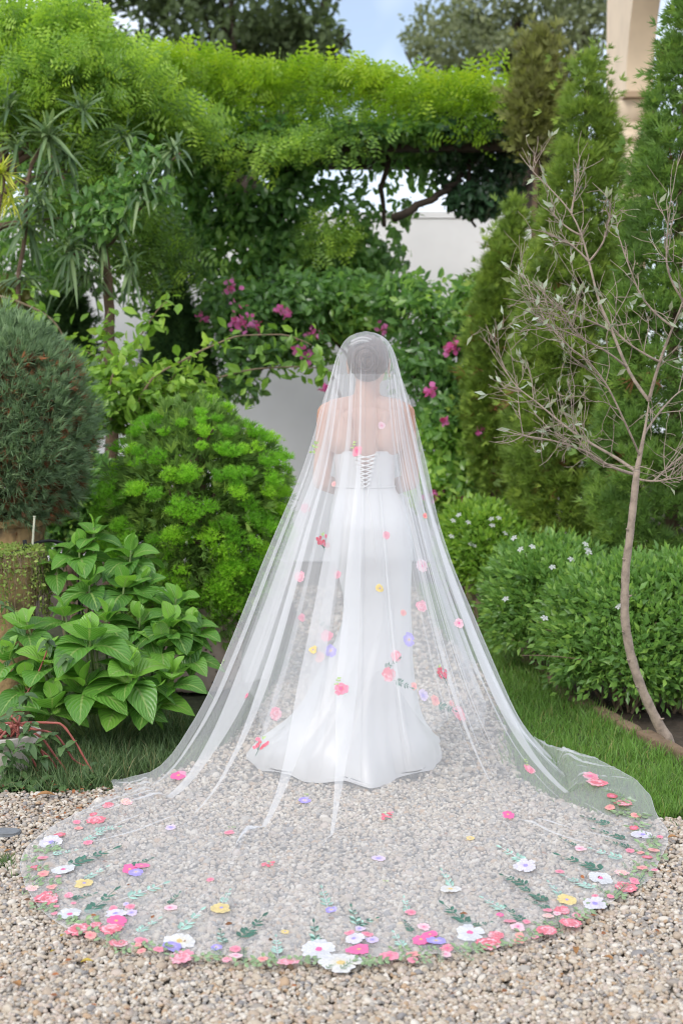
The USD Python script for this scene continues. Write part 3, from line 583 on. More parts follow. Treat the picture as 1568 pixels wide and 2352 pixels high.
def flower_mesh(kind, rg):
    """unit embroidered motif, radius (or length) 1, in its own plane"""
    T = THR
    if kind in ('red', 'rose', 'coralrose'):
        a, b, c = {'red': ('rose', 'red', 'pale'), 'rose': ('pink', 'rose', 'pale'), 'coralrose': ('pale', 'coral', 'cream')}[kind]
        return merge([petal_ring(7, .1, 1, .40, T[b], T[a], 0, .05, rg, .16), moved(petal_ring(6, .1, .80, .33, T[b], T[c], .06, .06, rg, .16, .4), rg, .10), moved(petal_ring(5, .05, .60, .27, T[a], T[b], .12, .07, rg, .12, .2), rg, .12), moved(petal_ring(4, .02, .42, .2, T[c], T[a], .18, .06, rg, .1), rg, .12), moved(petal_ring(3, .02, .26, .14, T[b], T[b], .24, .06, rg, .05), rg, .08)])
    if kind in ('white', 'whitey', 'whitel'):
        cc = {'white': 'hot', 'whitey': 'gold', 'whitel': 'purple'}[kind]; ci = {'white': T['white'], 'whitey': T['cream'], 'whitel': T['lilac']}[kind]
        return merge([petal_ring(8, .08, 1, .36, ci, T['white'], 0, .05, rg, .08), petal_ring(6, .05, .72, .27, ci, T['white'], .05, .06, rg, .08, .3), disc(.21, .16, T[cc], rg, 11)])
    if kind == 'cluster':
        parts = [strip([(0, -1.1), (.03, -.6), (-.02, -.1), (.0, .2)], .03, T['dark'])]
        for k in range(12):
            x, y = rg.uniform(-.75, .75), rg.uniform(-.35, .65); col = ['red', 'pink', 'rose', 'red'][k % 4]; v, f, c = petal_ring(5, .02, .21, .10, T['red'] if k % 2 else T[col], T[col], .03, .02, rg, .05, rg.uniform(0, 1)); parts.append(([p+np.array([x, y, 0]) for p in v], f, c)); parts.append(strip([(0, -.5), (x*.6, y*.5-.15), (x, y)], .018, T['dark'], -.01))
        return merge(parts+[leaf2((0, .6), 1.2, .5, .2, T['lime'], rg, .02), leaf2((0, .6), 2.0, .42, .2, T['lime'], rg, .02)])
    if kind in ('dark', 'mint', 'darkmint'):
        n = 5; cs = {'dark': ['dark'], 'mint': ['mint'], 'darkmint': ['dark', 'mint']}[kind]; bend = rg.uniform(-.25, .25)
        st = np.array([(bend*(y**2), y*2-1) for y in np.linspace(0, 1, 9)]); parts = [strip(st, .022, T[cs[0]] if kind != 'mint' else T['white'])]
        for k in range(n):
            p = st[1+int(k*7/n)]; sz = .62*(1-.09*k)
            for sd in (-1, 1): parts.append(leaf2(p, PI/2+sd*rg.uniform(.75, 1.1), sz*rg.uniform(.8, 1.15), .19, T[cs[(k+(sd > 0)) % len(cs)]], rg, .03))
        return merge(parts+[leaf2(st[-1], PI/2, .45, .24, T[cs[0]], rg, .03)])
    if kind in ('leaves', 'fern', 'limeleaf'):
        if kind == 'fern':
            st = np.array([(0, y) for y in np.linspace(-1, 1, 7)]); return merge([strip(st, .03, T['dark'])]+[leaf2(st[k], PI/2+sd*.8, .5, .09, T['sage'], rg, .02) for k in range(6) for sd in (-1, 1)])
        cc = T['sage'] if kind == 'leaves' else T['lime']
        return merge([strip([(-.9, -.1), (0, 0), (.9, .12)], .025, T['sage'])]+[leaf2((x, .02*x), a, .62, .27, cc, rg, .02) for x, a in ((-.7, 2.2), (-.45, -2.2), (-.1, 1.1), (.0, -1.0), (.4, .8), (.5, -.5))])
    base, mid = {'pink': ('red', 'pink'), 'pale': ('pink', 'pale'), 'coral': ('rose', 'coral'), 'hot': ('hot', 'hot'), 'purple': ('lilac', 'purple'), 'lilac': ('purple', 'lilac'), 'yellow': ('gold', 'yellow'), 'redsm': ('pink', 'red')}[kind]
    cen = {'purple': 'gold', 'lilac': 'purple', 'yellow': 'purple', 'hot': 'gold', 'pink': 'hot', 'pale': 'hot', 'coral': 'red', 'redsm': 'hot'}[kind]
    return merge([petal_ring(6, .06, 1, .46, T[base] if kind in ('pink', 'hot', 'yellow') else T[mid], T[mid], 0, .06, rg, .10), petal_ring(5, .04, .62, .3, T[base], T[mid], .06, .06, rg, .08, .5), disc(.17, .16, T[cen], rg)])
FN = {'dark': 'embroidered_sprig', 'mint': 'embroidered_sprig', 'darkmint': 'embroidered_sprig', 'leaves': 'embroidered_leaf', 'fern': 'embroidered_leaf', 'limeleaf': 'embroidered_leaf', 'cluster': 'embroidered_cluster'}
def embroider(kind, px, py, w, rot=0.0, inner=False):
    """kind at the photograph's point, w wide in working units; lies on the cloth."""
    h = hit(px, py, TRI_IN if inner else TRI)
    if h is None:
        if py < 1750: return
        h = (G(px, py, .03), np.array([0, 0, 1.0]))
    p, n = h; onfloor = p[2] < .12
    if onfloor: n = unit(.35*n+np.array([RF.normal()*.06, -.13+RF.normal()*.08, 1.0])); p[2] += .003
    elif abs(n@unit(ray(px, py))) < .25: n = unit(n-unit(ray(px, py))*.5)
    up = np.array([0, 1.0, 0]) if onfloor else np.array([0, 0, 1.0]); Y = unit(up-n*(up@n)); X = np.cross(Y, n)
    c, s = math.cos(rot), math.sin(rot); X, Y = c*X+s*Y, c*Y-s*X
    v, f, col = flower_mesh(kind, RF); d = p[1]
    half = S(w, d)/2
    sp = kind in ('dark', 'mint', 'darkmint', 'fern') and onfloor
    v = v*half*1.08*np.array([1, RF.uniform(.85, 1.2) if onfloor else 1, 1]); v[:, 2] = np.clip(v[:, 2], -.1, .35*half)*.08
    if kind in ('leaves',) and onfloor: v = v*np.array([1.35, 1.7, 1])
    if sp: v = v*np.array([1.15+.5*abs(math.sin(rot)), 1.0+1.1*abs(math.cos(rot)), 1])
    w3 = p+v[:, :1]*X+v[:, 1:2]*Y+v[:, 2:]*n+n*(.0012+.0022*RF.random())
    col = col*.86+.09 if kind not in FN or kind == 'cluster' else col*1.0
    obj(veil_in if inner else veil, FN.get(kind, 'embroidered_flower'), (w3, f), 'thread', tint=col)
L_ = [ # left and middle of the train's border and field
 ('red', 248, 1853, 62), ('coralrose', 290, 1845, 60), ('redsm', 215, 1874, 40), ('red', 220, 1888, 88), ('coral', 180, 1906, 40), ('pink', 176, 1892, 42), ('redsm', 137, 1921, 50), ('whitel', 118, 1938, 118), ('pink', 202, 1938, 50), ('mint', 215, 1925, 70, -.6), ('mint', 240, 1907, 70, -1.2), ('leaves', 107, 1952, 90), ('pink', 98, 1975, 56), ('mint', 142, 1962, 80, -1.3), ('redsm', 80, 1996, 54), ('white', 145, 2001, 118), ('dark', 200, 1975, 120, -.7), ('coral', 98, 2012, 60), ('pink', 134, 2017, 30), ('fern', 64, 2024, 44), ('leaves', 115, 2030, 80), ('coralrose', 75, 2043, 62), ('coral', 119, 2042, 56), ('yellow', 193, 2033, 94), ('mint', 216, 2012, 74, -.6),
 ('hot', 298, 2001, 80), ('hot', 325, 1993, 70), ('purple', 312, 2007, 74), ('dark', 322, 1985, 56, -.9), ('red', 108, 2067, 122), ('leaves', 98, 2084, 90), ('rose', 159, 2061, 46), ('dark', 186, 2063, 70, -.9), ('pink', 129, 2086, 34), ('pink', 169, 2079, 32), ('white', 160, 2104, 118), ('pink', 125, 2103, 36), ('dark', 228, 2080, 130, -.5), ('whitel', 265, 2102, 100), ('lilac', 302, 2100, 56), ('lilac', 290, 2080, 34), ('pink', 260, 2091, 44), ('pink', 300, 2088, 48), ('hot', 267, 2120, 104), ('mint', 330, 2053, 110, -.9), ('leaves', 200, 2117, 90), ('red', 220, 2128, 60), ('red', 179, 2140, 112), ('red', 255, 2138, 120), ('coral', 207, 2153, 64), ('leaves', 245, 2158, 90), ('mint', 335, 2132, 90, -.5), ('red', 274, 2171, 100), ('pink', 324, 2165, 64), ('coral', 315, 2176, 40), ('coral', 325, 2189, 46), ('leaves', 282, 2188, 60),
 ('dark', 397, 2070, 56, -.2), ('pale', 390, 2090, 70), ('whitey', 412, 2166, 132), ('purple', 393, 2179, 100), ('mint', 437, 2122, 110, -.5), ('pink', 365, 2186, 50), ('rose', 414, 2202, 124), ('leaves', 474, 2206, 90), ('purple', 497, 2181, 62), ('darkmint', 508, 2158, 90, .2), ('dark', 577, 2138, 130, -.5), ('pink', 542, 2185, 56), ('rose', 521, 2210, 56), ('pale', 541, 2200, 60), ('yellow', 508, 2090, 98), ('mint', 518, 2066, 74, -.15), ('mint', 635, 2180, 100, .1), ('yellow', 655, 2145, 44), ('rose', 660, 2214, 112), ('coral', 602, 2208, 56), ('leaves', 562, 2216, 80), ('leaves', 615, 2217, 80), ('mint', 748, 2067, 96, .1), ('purple', 761, 2094, 60), ('darkmint', 724, 2150, 100, .05), ('white', 732, 2186, 150), ('leaves', 704, 2206, 80), ('whitey', 783, 2216, 196),
 ('purple', 700, 1842, 56), ('limeleaf', 704, 1826, 20), ('pink', 525, 1916, 52), ('leaves', 533, 1904, 26), ('cluster', 617, 1992, 80), ('pink', 483, 2024, 40), ('lilac', 392, 1904, 50),
 # right
 ('cluster', 891, 1880, 84, .4), ('hot', 1166, 1874, 62), ('yellow', 1079, 1929, 40), ('lilac', 868, 1976, 66), ('limeleaf', 886, 2027, 26), ('whitey', 1034, 2047, 100), ('mint', 1029, 2025, 74, .15), ('whitel', 1206, 1992, 104), ('mint', 1180, 1970, 80, .6), ('pink', 1284, 2006, 44), ('pale', 1331, 1954, 56), ('dark', 1309, 1940, 46, .4), ('white', 1378, 2020, 116), ('dark', 1340, 1988, 110, .8), ('dark', 1374, 1890, 80, .7), ('dark', 1406, 1922, 80, .8), ('dark', 1424, 1944, 60, .9), ('red', 1371, 1801, 96), ('pink', 1356, 1786, 40), ('redsm', 1406, 1832, 50), ('red', 1432, 1848, 88), ('coral', 1400, 1858, 48), ('leaves', 1429, 1873, 60), ('coral', 1459, 1876, 52), ('redsm', 1455, 1905, 48), ('whitel', 1476, 1921, 106), ('dark', 1487, 1905, 40, -.6), ('pink', 1515, 1926, 30), ('leaves', 1489, 1941, 80), ('pink', 1446, 1957, 46), ('coral', 1471, 1962, 40), ('coral', 1501, 1957, 56), ('redsm', 1486, 1973, 56), ('mint', 1399, 1966, 80, .9), ('coral', 1474, 1998, 60), ('pink', 1504, 2002, 34), ('coralrose', 1428, 2009, 64), ('fern', 1434, 1992, 44), ('pink', 1456, 2028, 50), ('red', 1434, 2041, 110), ('leaves', 1450, 2016, 70),
 ('whitel', 1366, 2079, 120), ('mint', 1334, 2033, 100, .6), ('pink', 1366, 2062, 34), ('pink', 1402, 2064, 40), ('fern', 1384, 2052, 50, .5), ('leaves', 1412, 2056, 60), ('yellow', 1301, 2071, 90), ('mint', 1279, 2052, 80, .2), ('dark', 1186, 2027, 90, .6), ('dark', 1226, 2058, 100, .5), ('dark', 1240, 2084, 60, .8), ('red', 1291, 2095, 84), ('coralrose', 1256, 2108, 60), ('pink', 1258, 2095, 44), ('pale', 1279, 2104, 40), ('red', 1309, 2125, 100), ('rose', 1324, 2108, 56), ('leaves', 1344, 2098, 70), ('dark', 1184, 2107, 80, .3), ('hot', 1149, 2107, 38), ('pink', 1171, 2120, 56), ('pink', 1209, 2121, 40), ('pale', 1189, 2134, 70), ('red', 1254, 2142, 92), ('pink', 1229, 2157, 44), ('coral', 1194, 2154, 48), ('coral', 1190, 2167, 56), ('leaves', 1251, 2126, 70), ('leaves', 1212, 2144, 80), ('red', 1139, 2153, 88), ('red', 1121, 2172, 124), ('white', 1079, 2146, 144), ('dark', 1052, 2108, 120, .45), ('dark', 1102, 2128, 56, -1.2), ('mint', 1134, 2083, 90, .6), ('leaves', 1069, 2178, 90), ('leaves', 1090, 2188, 70), ('pink', 1026, 2182, 62), ('pale', 1023, 2196, 62), ('purple', 1001, 2166, 100), ('hot', 966, 2163, 88), ('hot', 987, 2151, 80), ('pale', 973, 2134, 70), ('dark', 938, 2134, 66, .2), ('mint', 914, 2166, 90, .3), ('mint', 934, 2086, 70, 0), ('pink', 944, 2101, 54),
 ('darkmint', 816, 2110, 100, .05), ('darkmint', 838, 2122, 70, -.9), ('lilac', 826, 2137, 50), ('pink', 803, 2147, 48), ('pink', 843, 2150, 54), ('whitel', 812, 2161, 96), ('lilac', 855, 2163, 60), ('hot', 824, 2186, 116), ('pink', 894, 2200, 100), ('coral', 949, 2197, 64), ('pink', 948, 2210, 52), ('leaves', 857, 2212, 70), ('leaves', 971, 2212, 60), ('leaves', 918, 2184, 70), ('leaves', 984, 2182, 60),
 # in the air, on the falling cloth
 ('pink', 820, 1036, 26), ('limeleaf', 813, 1022, 18, 1.2), ('limeleaf', 722, 1027, 30, 1.1), ('cluster', 742, 1247, 46), ('coral', 975, 1185, 14), ('yellow', 872, 1352, 20), ('yellow', 719, 1493, 20), ('pink', 783, 1582, 34), ('limeleaf', 776, 1565, 20, 1.2), ('cluster', 598, 1713, 46), ('cluster', 1016, 1550, 46), ('pale', 1053, 1432, 26), ('limeleaf', 512, 1523, 20, 1.0), ('pink', 567, 1598, 16), ('hot', 410, 1785, 44), ('rose', 1215, 1768, 30), ('limeleaf', 1207, 1752, 20, 1)]
for a in L_: embroider(*((a[0], a[1], a[2], a[3]*(.5 if a[2] > 1800 else 1.0))+tuple(a[4:])))
for k in range(3, 30):
    (x0, y0), (x1, y1) = hem_px[k], hem_px[k-1]; q = .80+.12*math.sin(k*2.1)
    for f in (.25, .75): x, y = x0+(x1-x0)*f, y0+(y1-y0)*f; embroider('leaves' if (k+int(f*4)) % 3 else 'fern', 790+(x-790)*(.955+.02*math.sin(k*5+f*9)), 1960+(y-1960)*(.94+.03*math.sin(k*3+f*7)), 38, .6*math.sin(k*7.0+f))
for a in [('rose', 688, 1325, 26), ('purple', 760, 1495, 30), ('pink', 693, 1418, 20), ('rose', 575, 1660, 28), ('rose', 586, 1672, 28), ('rose', 633, 1640, 30), ('whitey', 517, 1733, 42), ('coral', 542, 1700, 24), ('red', 892, 1550, 34), ('rose', 910, 1507, 28), ('purple', 938, 1470, 34), ('coral', 925, 1408, 18), ('rose', 967, 1393, 28), ('coral', 950, 1577, 18), ('lilac', 970, 1598, 32), ('coral', 998, 1608, 28), ('red', 1053, 1640, 40), ('coral', 1036, 1616, 18), ('pink', 1103, 1687, 28), ('dark', 898, 1526, 40, -.8), ('dark', 924, 1570, 40, -1.9), ('dark', 1022, 1626, 40, -2.0), ('pale', 876, 977, 18), ('pink', 887, 1230, 20), ('coral', 767, 1112, 12), ('pink', 700, 1168, 22), ('pink', 775, 1320, 20), ('pale', 970, 1300, 30), ('dark', 745, 1440, 34, 1.0), ('coral', 735, 1510, 26), ('pink', 752, 1460, 28)]: embroider(*a, inner=True)

# ================================================================== foliage tools
OVAL = (np.array([[0, 0, 0], [-.26, .42, .05], [0, .42, 0], [.26, .42, .05], [0, 1, -.10], [-.2, .75, .02], [.2, .75, .02]]), np.array([[0, 3, 2], [0, 2, 1], [1, 2, 5], [2, 3, 6], [2, 6, 4], [2, 4, 5]]))
LANCE = (np.array([[0, 0, 0], [-.15, .45, .04], [0, .45, 0], [.15, .45, .04], [0, 1, -.08]]), np.array([[0, 3, 2], [0, 2, 1], [1, 2, 4], [2, 3, 4]]))
LANCE_W = (LANCE[0]*[1.5, 1, 1], LANCE[1])
def feather(pairs=4):
    V, Fc = [], []
    for k in range(pairs):
        y = .15+.8*k/pairs
        for sd in (-1, 1):
            L = .36*math.sin(PI*(k+1.4)/(pairs+1.8)); b = len(V); z = -.18*y*y
            V += [[0, y, z], [sd*L*.5, y+.065+L*.12, z-.01], [sd*L, y+L*.28, z-.04], [sd*L*.5, y-.055+L*.12, z-.01]]; Fc += [[b, b+1, b+2], [b, b+2, b+3]] if sd < 0 else [[b, b+2, b+1], [b, b+3, b+2]]
    return np.array(V), np.array(Fc)
FEATHER = feather()
def spray(nb, seed, spread=.9, w=.06, flat=.35, thin=False):
    r = rng(seed); V, Fc = [], []
    for k in range(nb):
        a = spread*(2*(k+.5)/nb-1)+r.normal()*.1; e = r.normal()*flat; L = r.uniform(.6, 1.0)*(1-.25*abs(a)); b0 = r.uniform(0, .25)
        d = np.array([math.sin(a), math.cos(a), math.sin(e)]); d /= np.linalg.norm(d); s = np.array([d[1], -d[0], 0])*w; o = np.array([0, b0*.6, 0]); b = len(V)
        if thin: V += [o-s*.8, o+s*.8, o+d*L]; Fc += [[b, b+1, b+2]]; continue
        V += [o, o+d*L*.5+s, o+d*L, o+d*L*.5-s+np.array([0, 0, .02])]; Fc += [[b, b+1, b+2], [b, b+2, b+3]]
    return np.array(V), np.array(Fc)
SPRAY = spray(8, 1, .9, .05); PUFF = spray(6, 2, 1.0, .060, .6, True); TUFT = spray(7, 4, .8, .055, .5, True); NEEDLE = spray(10, 3, .55, .055, .35, True)
def clumps(cen, nor, m, jit, size, proto, seed, droop=.0, own=.45, up=.35, spread=.55):
    """m copies of proto round each centre, pointing out of the crown; rand mixes a clump's own tone with each spray's."""
    r = rng(seed); n = len(cen); c = np.repeat(cen, m, 0); nn = np.repeat(nor, m, 0); tone = np.repeat(r.random(n), m)
    off = r.normal(size=(n*m, 3)); pos = c+off*jit-nn*np.abs(r.normal(size=(n*m, 1)))*jit*.4
    L = unit(nn+off*spread+np.array([0, 0, up-droop])); R = frames(L, r.normal(size=(n*m, 3)))
    s = size*r.uniform(.65, 1.2, n*m)
    return scatter(proto, pos, R, s, np.clip((1-own)*tone+own*r.random(n*m), 0, 1))
def puffs(cen, nor, m, rad, size, proto, seed, up=.6, own=.35):
    """rounded puffs of foliage: m sprays radiating from each centre"""
    r = rng(seed); n = len(cen); k = n*m; u = unit(sphere_dirs(k, r)+np.repeat(nor, m, 0)*.75+[0, 0, up]); rr = np.repeat(r.uniform(.75, 1.3, n), m)
    pos = np.repeat(cen, m, 0)+u*(rad*rr*r.uniform(.25, 1.0, k))[:, None]; L = unit(u+[0, 0, up*.6]); tone = np.repeat(r.random(n), m)
    return scatter(proto, pos, frames(L, r.normal(size=(k, 3))), size*rr*r.uniform(.7, 1.15, k), np.clip((1-own)*tone+own*r.random(k), 0, 1))
def crown_points(base, prof, n, seed, lump=.16, freq=2.4, inner=.30):
    """points and normals over a crown of revolution; prof = (height, radius, centre shift x)"""
    r = rng(seed); prof = np.asarray(prof, float); hs = np.linspace(prof[0, 0], prof[-1, 0], 400); rad = np.interp(hs, prof[:, 0], prof[:, 1]); cdf = np.cumsum(rad+.02*rad.max()); cdf /= cdf[-1]
    h = np.interp(r.random(n), cdf, hs); a = r.uniform(0, 2*PI, n); R0 = np.interp(h, prof[:, 0], prof[:, 1]); sh = np.interp(h, prof[:, 0], prof[:, 2]) if prof.shape[1] > 2 else 0*h
    dR = np.interp(h+.05, prof[:, 0], prof[:, 1])-np.interp(h-.05, prof[:, 0], prof[:, 1])
    nz = meshkit.fbm(np.stack([np.cos(a)*freq*.6+seed, np.sin(a)*freq*.6, h*freq], -1), 3, seed)
    rr = R0*(1+lump*2*(nz-.5))*(1-inner*r.random(n)**2)
    nor = unit(np.stack([np.cos(a), np.sin(a), -dR/.1*.8], -1))
    return np.stack([rr*np.cos(a)+sh, rr*np.sin(a), h], -1)+np.asarray(base), nor
def blob(px, py, d, rx, ry, rd, n, seed, thr=.0, freq=3.0, hollow=0.0):
    """n points through an uneven ellipsoid; thr > 0 eats holes into it."""
    r = rng(seed); u = sphere_dirs(n*2, r)*(hollow+(1-hollow)*r.random((n*2, 1)))**(1/2.4)
    c = P(px, py, d); p = c+u*np.array([S(rx, d), rd, S(ry, d)])*(1+.0*u)
    p += (meshkit.fbm(p[:, None, :].repeat(3, 1)*1.4+np.arange(3)[:, None]*17.3, 3, seed)-.5)*np.array([S(rx, d), rd, S(ry, d)])*.7
    if thr > 0: p = p[meshkit.fbm(p*freq+seed*3.1, 3, seed) > thr]
    return p[:n]
def leaves_at(pos, size, proto, seed, droop=.5, flat=.6, own=.6):
    r = rng(seed); n = len(pos); L = unit(r.normal(size=(n, 3))+np.array([0, -.25, -droop])); N = unit(r.normal(size=(n, 3))*flat+np.array([0, -.45, .9]))
    tone = meshkit.fbm(pos*2.2, 3, seed+5); tone = np.clip((tone-.5)*2.6+.5, 0, 1)
    return scatter(proto, pos, frames(L, N), size*r.uniform(.6, 1.25, n), np.clip((1-own)*tone+own*r.random(n), 0, 1))
def branch(pts, r0, r1, n=14, sides=6, wob=0.0, seed=0):
    p = smooth_path(pts, n)
    if wob: p = p+np.c_[meshkit.noise(np.c_[np.arange(n)*.9, np.full(n, seed*3.7), np.zeros(n)], 1)-.5, meshkit.noise(np.c_[np.arange(n)*.9, np.full(n, seed*3.7), np.ones(n)*5], 2)-.5, np.zeros(n)]*wob
    return tube(p, np.linspace(r0, r1, n), sides)

# ------------------------------------------------------------------ far trees
def far_tree(label, px, d, blobs, mat, seed, n, size, trunk_r):
    base = np.array([(px-784)*d/F, d, 0.0]); t = thing('tree', label, 'tree', base)
    top = P(px, 40, d); obj(t, 'trunk', branch([base+[0, 0, -.1], base*.5+top*.5+[.15, 0, 0], top], trunk_r, trunk_r*.4, 16, 8, .3, seed), 'bark_dark', smooth=True)
    r = rng(seed); bs = []
    for k in range(9):
        e = P(px+r.uniform(-300, 300), r.uniform(-150, 120), d+r.uniform(-1, 1)); a = base*.35+top*.65; a[2] *= r.uniform(.7, 1.0); bs.append(branch([a, (a+e)/2+[0, 0, .3], e], trunk_r*.4, .02, 10, 5, .2, seed+k))
    obj(t, 'limbs', join(bs), 'bark_dark', smooth=True)
    pts = np.vstack([blob(*b[:3], *b[3:6], int(n*b[6]), seed+i*7, b[7], 1.6) for i, b in enumerate(blobs)])
    m, tt = leaves_at(pts, size, OVAL, seed+1); obj(t, 'crown', m, mat, tint=tt)
far_tree('dark broad tree rising behind the lime green hedge, left of the gap of sky', 520, 19.0, [(545, 15, 19, 225, 140, 1.6, .5, .40), (330, -20, 19.6, 220, 150, 1.4, .3, .44), (695, 100, 18.6, 95, 80, 1.0, .2, .42), (450, -180, 19, 420, 160, 1.8, .4, .4), (120, -60, 19.6, 220, 160, 1.4, .25, .4)], 'leaf_far_dark', 101, 7000, .14, .22)
far_tree('pale olive green tree rising behind the hedge, right of the gap of sky', 1180, 22.0, [(1035, 60, 22, 105, 110, 1.5, .24, .47), (1190, 30, 22.4, 150, 150, 1.5, .34, .42), (1340, 60, 21.5, 130, 140, 1.3, .28, .40), (1210, -170, 22, 300, 140, 1.8, .35, .42), (1130, 130, 21.6, 130, 60, 1.0, .12, .44)], 'leaf_far_olive', 131, 9500, .11, .2)

# ------------------------------------------------------------------ vine pergola across the back
def pergola():
    D = 11.4; t = thing('vine_pergola', 'garden pergola across the back, smothered in lime green feathery creeper', 'pergola', P(640, 1266, D)*[1, 1, 0])
    ztop = P(640, 330, D)[2]
    for k, x in enumerate((-3.1, -.55, 1.62)):
        for y in ((D-.35, D+.45) if k != 1 else ()): obj(t, 'post', slab(x-.05, x+.05, y-.05, y+.05, -.05, ztop-.12), 'bark_dark')
    for y in (D-.35, D+.45): obj(t, 'beam', slab(-4.4, 1.75, y-.05, y+.05, ztop-.12, ztop), 'bark_dark')
    for k in range(12): x = -4.2+k*.53; obj(t, 'rafter', slab(x-.03, x+.03, D-.5, D+.6, ztop+.003, ztop+.09), 'bark_dark')
    r = rng(41); n = 1250; x = r.uniform(-4.3, 1.62, n); y = D-.65+1.2*r.random(n)
    top = P(0, 200, D)[2]+.10*(meshkit.fbm(np.c_[x*1.9, y*1.2, 0*x], 3, 3)-.5)*2+np.interp(x, [-2.7, -1.4, -.9, .4, 1.4], [.12, .16, .10, .03, -.03])
    front = np.clip((D-.15-y)/.4, 0, 1); z = top-.52*front*r.random(n)**.9-.10*r.random(n)-.15*(y > D+.2)*r.random(n)
    pos = np.c_[x, y, z]; keep = meshkit.fbm(pos*3.2, 3, 6)+.25*np.clip((z-top+.2)/.2, 0, 1) > .40; pos, z, top = pos[keep], z[keep], top[keep]
    nor = unit(np.c_[.3*r.normal(size=len(pos)), -.8*np.ones(len(pos)), .25+.4*r.random(len(pos))])
    m, tt = puffs(pos, nor, 8, .07, .15, FEATHER, 43, up=.1, own=.5); hk = np.repeat(np.clip((z-(top-.42))/.42, 0, 1), 8*len(FEATHER[0])); tt[:, 0] = np.clip(.70*tt[:, 0]+.40*hk-.08, 0, 1); obj(t, 'creeper_top', m, 'leaf_lime', tint=tt)  # tone rises with height: the sunlit top is painted into the lime leaf colour
    # the shaded leaves under and in front of the roof, and the curtains that hang from it
    bl = [(560, 330, D-.3, 260, 70, .4, 1700, .38), (800, 310, D-.2, 240, 40, .4, 1000, .40), (1060, 310, D-.2, 150, 42, .4, 1000, .38), (1170, 340, D, 40, 120, .3, 800, .32),
          (560, 430, D, 160, 110, .35, 1400, .46), (690, 500, D, 150, 100, .3, 1150, .48), (820, 390, D+.1, 110, 75, .25, 420, .49), (1100, 452, D-.1, 75, 40, .25, 700, .44), (960, 380, D+.2, 110, 60, .25, 330, .49),
          (560, 590, D+.1, 130, 110, .35, 1150, .46), (700, 610, D, 150, 120, .35, 1450, .45), (860, 590, D+.1, 90, 110, .3, 650, .48), (1010, 330, D-.2, 160, 26, .3, 550, .42), (400, 310, D-.5, 300, 26, .12, 900, .32), (900, 296, D-.5, 300, 22, .12, 950, .32), (620, 560, D+.1, 220, 190, .3, 600, .48), (470, 400, D, 90, 120, .35, 900, .45), (430, 540, D, 90, 110, .3, 600, .48), (1110, 385, D+.1, 100, 55, .2, 260, .48), (930, 520, D, 50, 70, .25, 200, .47)]
    pts = np.vstack([blob(*b[:7], 300+i*11, b[7], 2.6) for i, b in enumerate(bl)])
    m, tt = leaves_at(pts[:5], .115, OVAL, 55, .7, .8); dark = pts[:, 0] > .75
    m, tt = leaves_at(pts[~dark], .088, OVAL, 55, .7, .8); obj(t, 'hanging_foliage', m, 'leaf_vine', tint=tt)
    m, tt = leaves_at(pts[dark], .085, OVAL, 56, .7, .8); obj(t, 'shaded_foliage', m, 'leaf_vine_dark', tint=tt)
    lim = np.vstack([blob(*b[:7], 400+i*13, b[7], 2.6) for i, b in enumerate([(740, 560, D-.4, 60, 70, .25, 130, .40), (800, 545, D-.4, 40, 30, .2, 60, .3), (600, 350, D-.7, 150, 60, .3, 150, .45), (730, 330, D-.8, 160, 40, .2, 160, .4)])])
    m, tt = leaves_at(lim, .14, FEATHER, 57, .3, .6); obj(t, 'creeper_shoots', m, 'leaf_feather', tint=tt)
    for pts_, r0 in (([(905, 500, D-.3), (960, 470, D-.3), (1010, 445, D-.2), (1060, 400, D)], .035), ([(880, 250, D), (890, 340, D), (870, 450, D), (885, 520, D)], .03), ([(640, 300, D), (660, 420, D), (640, 560, D), (660, 690, D)], .035), ([(560, 300, D), (540, 430, D), (560, 640, D)], .022), ([(1090, 330, D), (1075, 450, D), (1092, 520, D)], .02)):
        obj(t, 'stem', branch([P(*q) for q in pts_], r0, r0*.6, 16, 6, .08, int(r0*999)), 'bark_dark', smooth=True)
pergola()

# ------------------------------------------------------------------ bougainvillea
def bracts(t, spots, d, seed):
    r = rng(seed)
    for (px, py, s) in spots:
        c = P(px, py, d+r.uniform(-.25, .1)); n = int(9+s*.5); pos = c+r.normal(size=(n, 3))*S(s, d)*np.array([.46, .3, .40])
        L = unit(r.normal(size=(n, 3))+[0, -.3, .1]); m, tt = scatter(OVAL, pos, frames(L, sphere_dirs(n, r)), .055*r.uniform(.7, 1.3, n)*np.array([1.7, 1, 1])[:, None].T if False else np.c_[1.7*np.ones(n), np.ones(n), np.ones(n)]*(.040*r.uniform(.6, 1.3, n))[:, None], r.random(n))
        obj(t, 'blossom', m, 'bract', tint=tt)
def bougainvillea(label, base_px, D, bl, stems, spots, seed, mat='leaf_vine', size=.085, shift=0.0):
    b = G(*base_px); b = np.array([(base_px[0]-784)*D/F, D, 0]); t = thing('bougainvillea', label, 'bougainvillea', b)
    pts = np.vstack([blob(*q[:7], seed+i*11, q[7], 2.8) for i, q in enumerate(bl)])
    m, tt = leaves_at(pts, size, OVAL, seed+3, .5, .8); tt[:, 0] = np.clip(tt[:, 0]+shift*np.repeat(1.0*(pts[:, 2] < 1.35), len(tt)//len(pts)), 0, 1); obj(t, 'foliage', m, mat, tint=tt)
    for k, s in enumerate(stems): obj(t, 'stem', branch([b+[.03*k, 0, 0]]+[P(*q) for q in s], .022, .008, 20, 5, .06, k), 'bark_brown', smooth=True)
    bracts(t, spots, D-.35, seed+9); return t
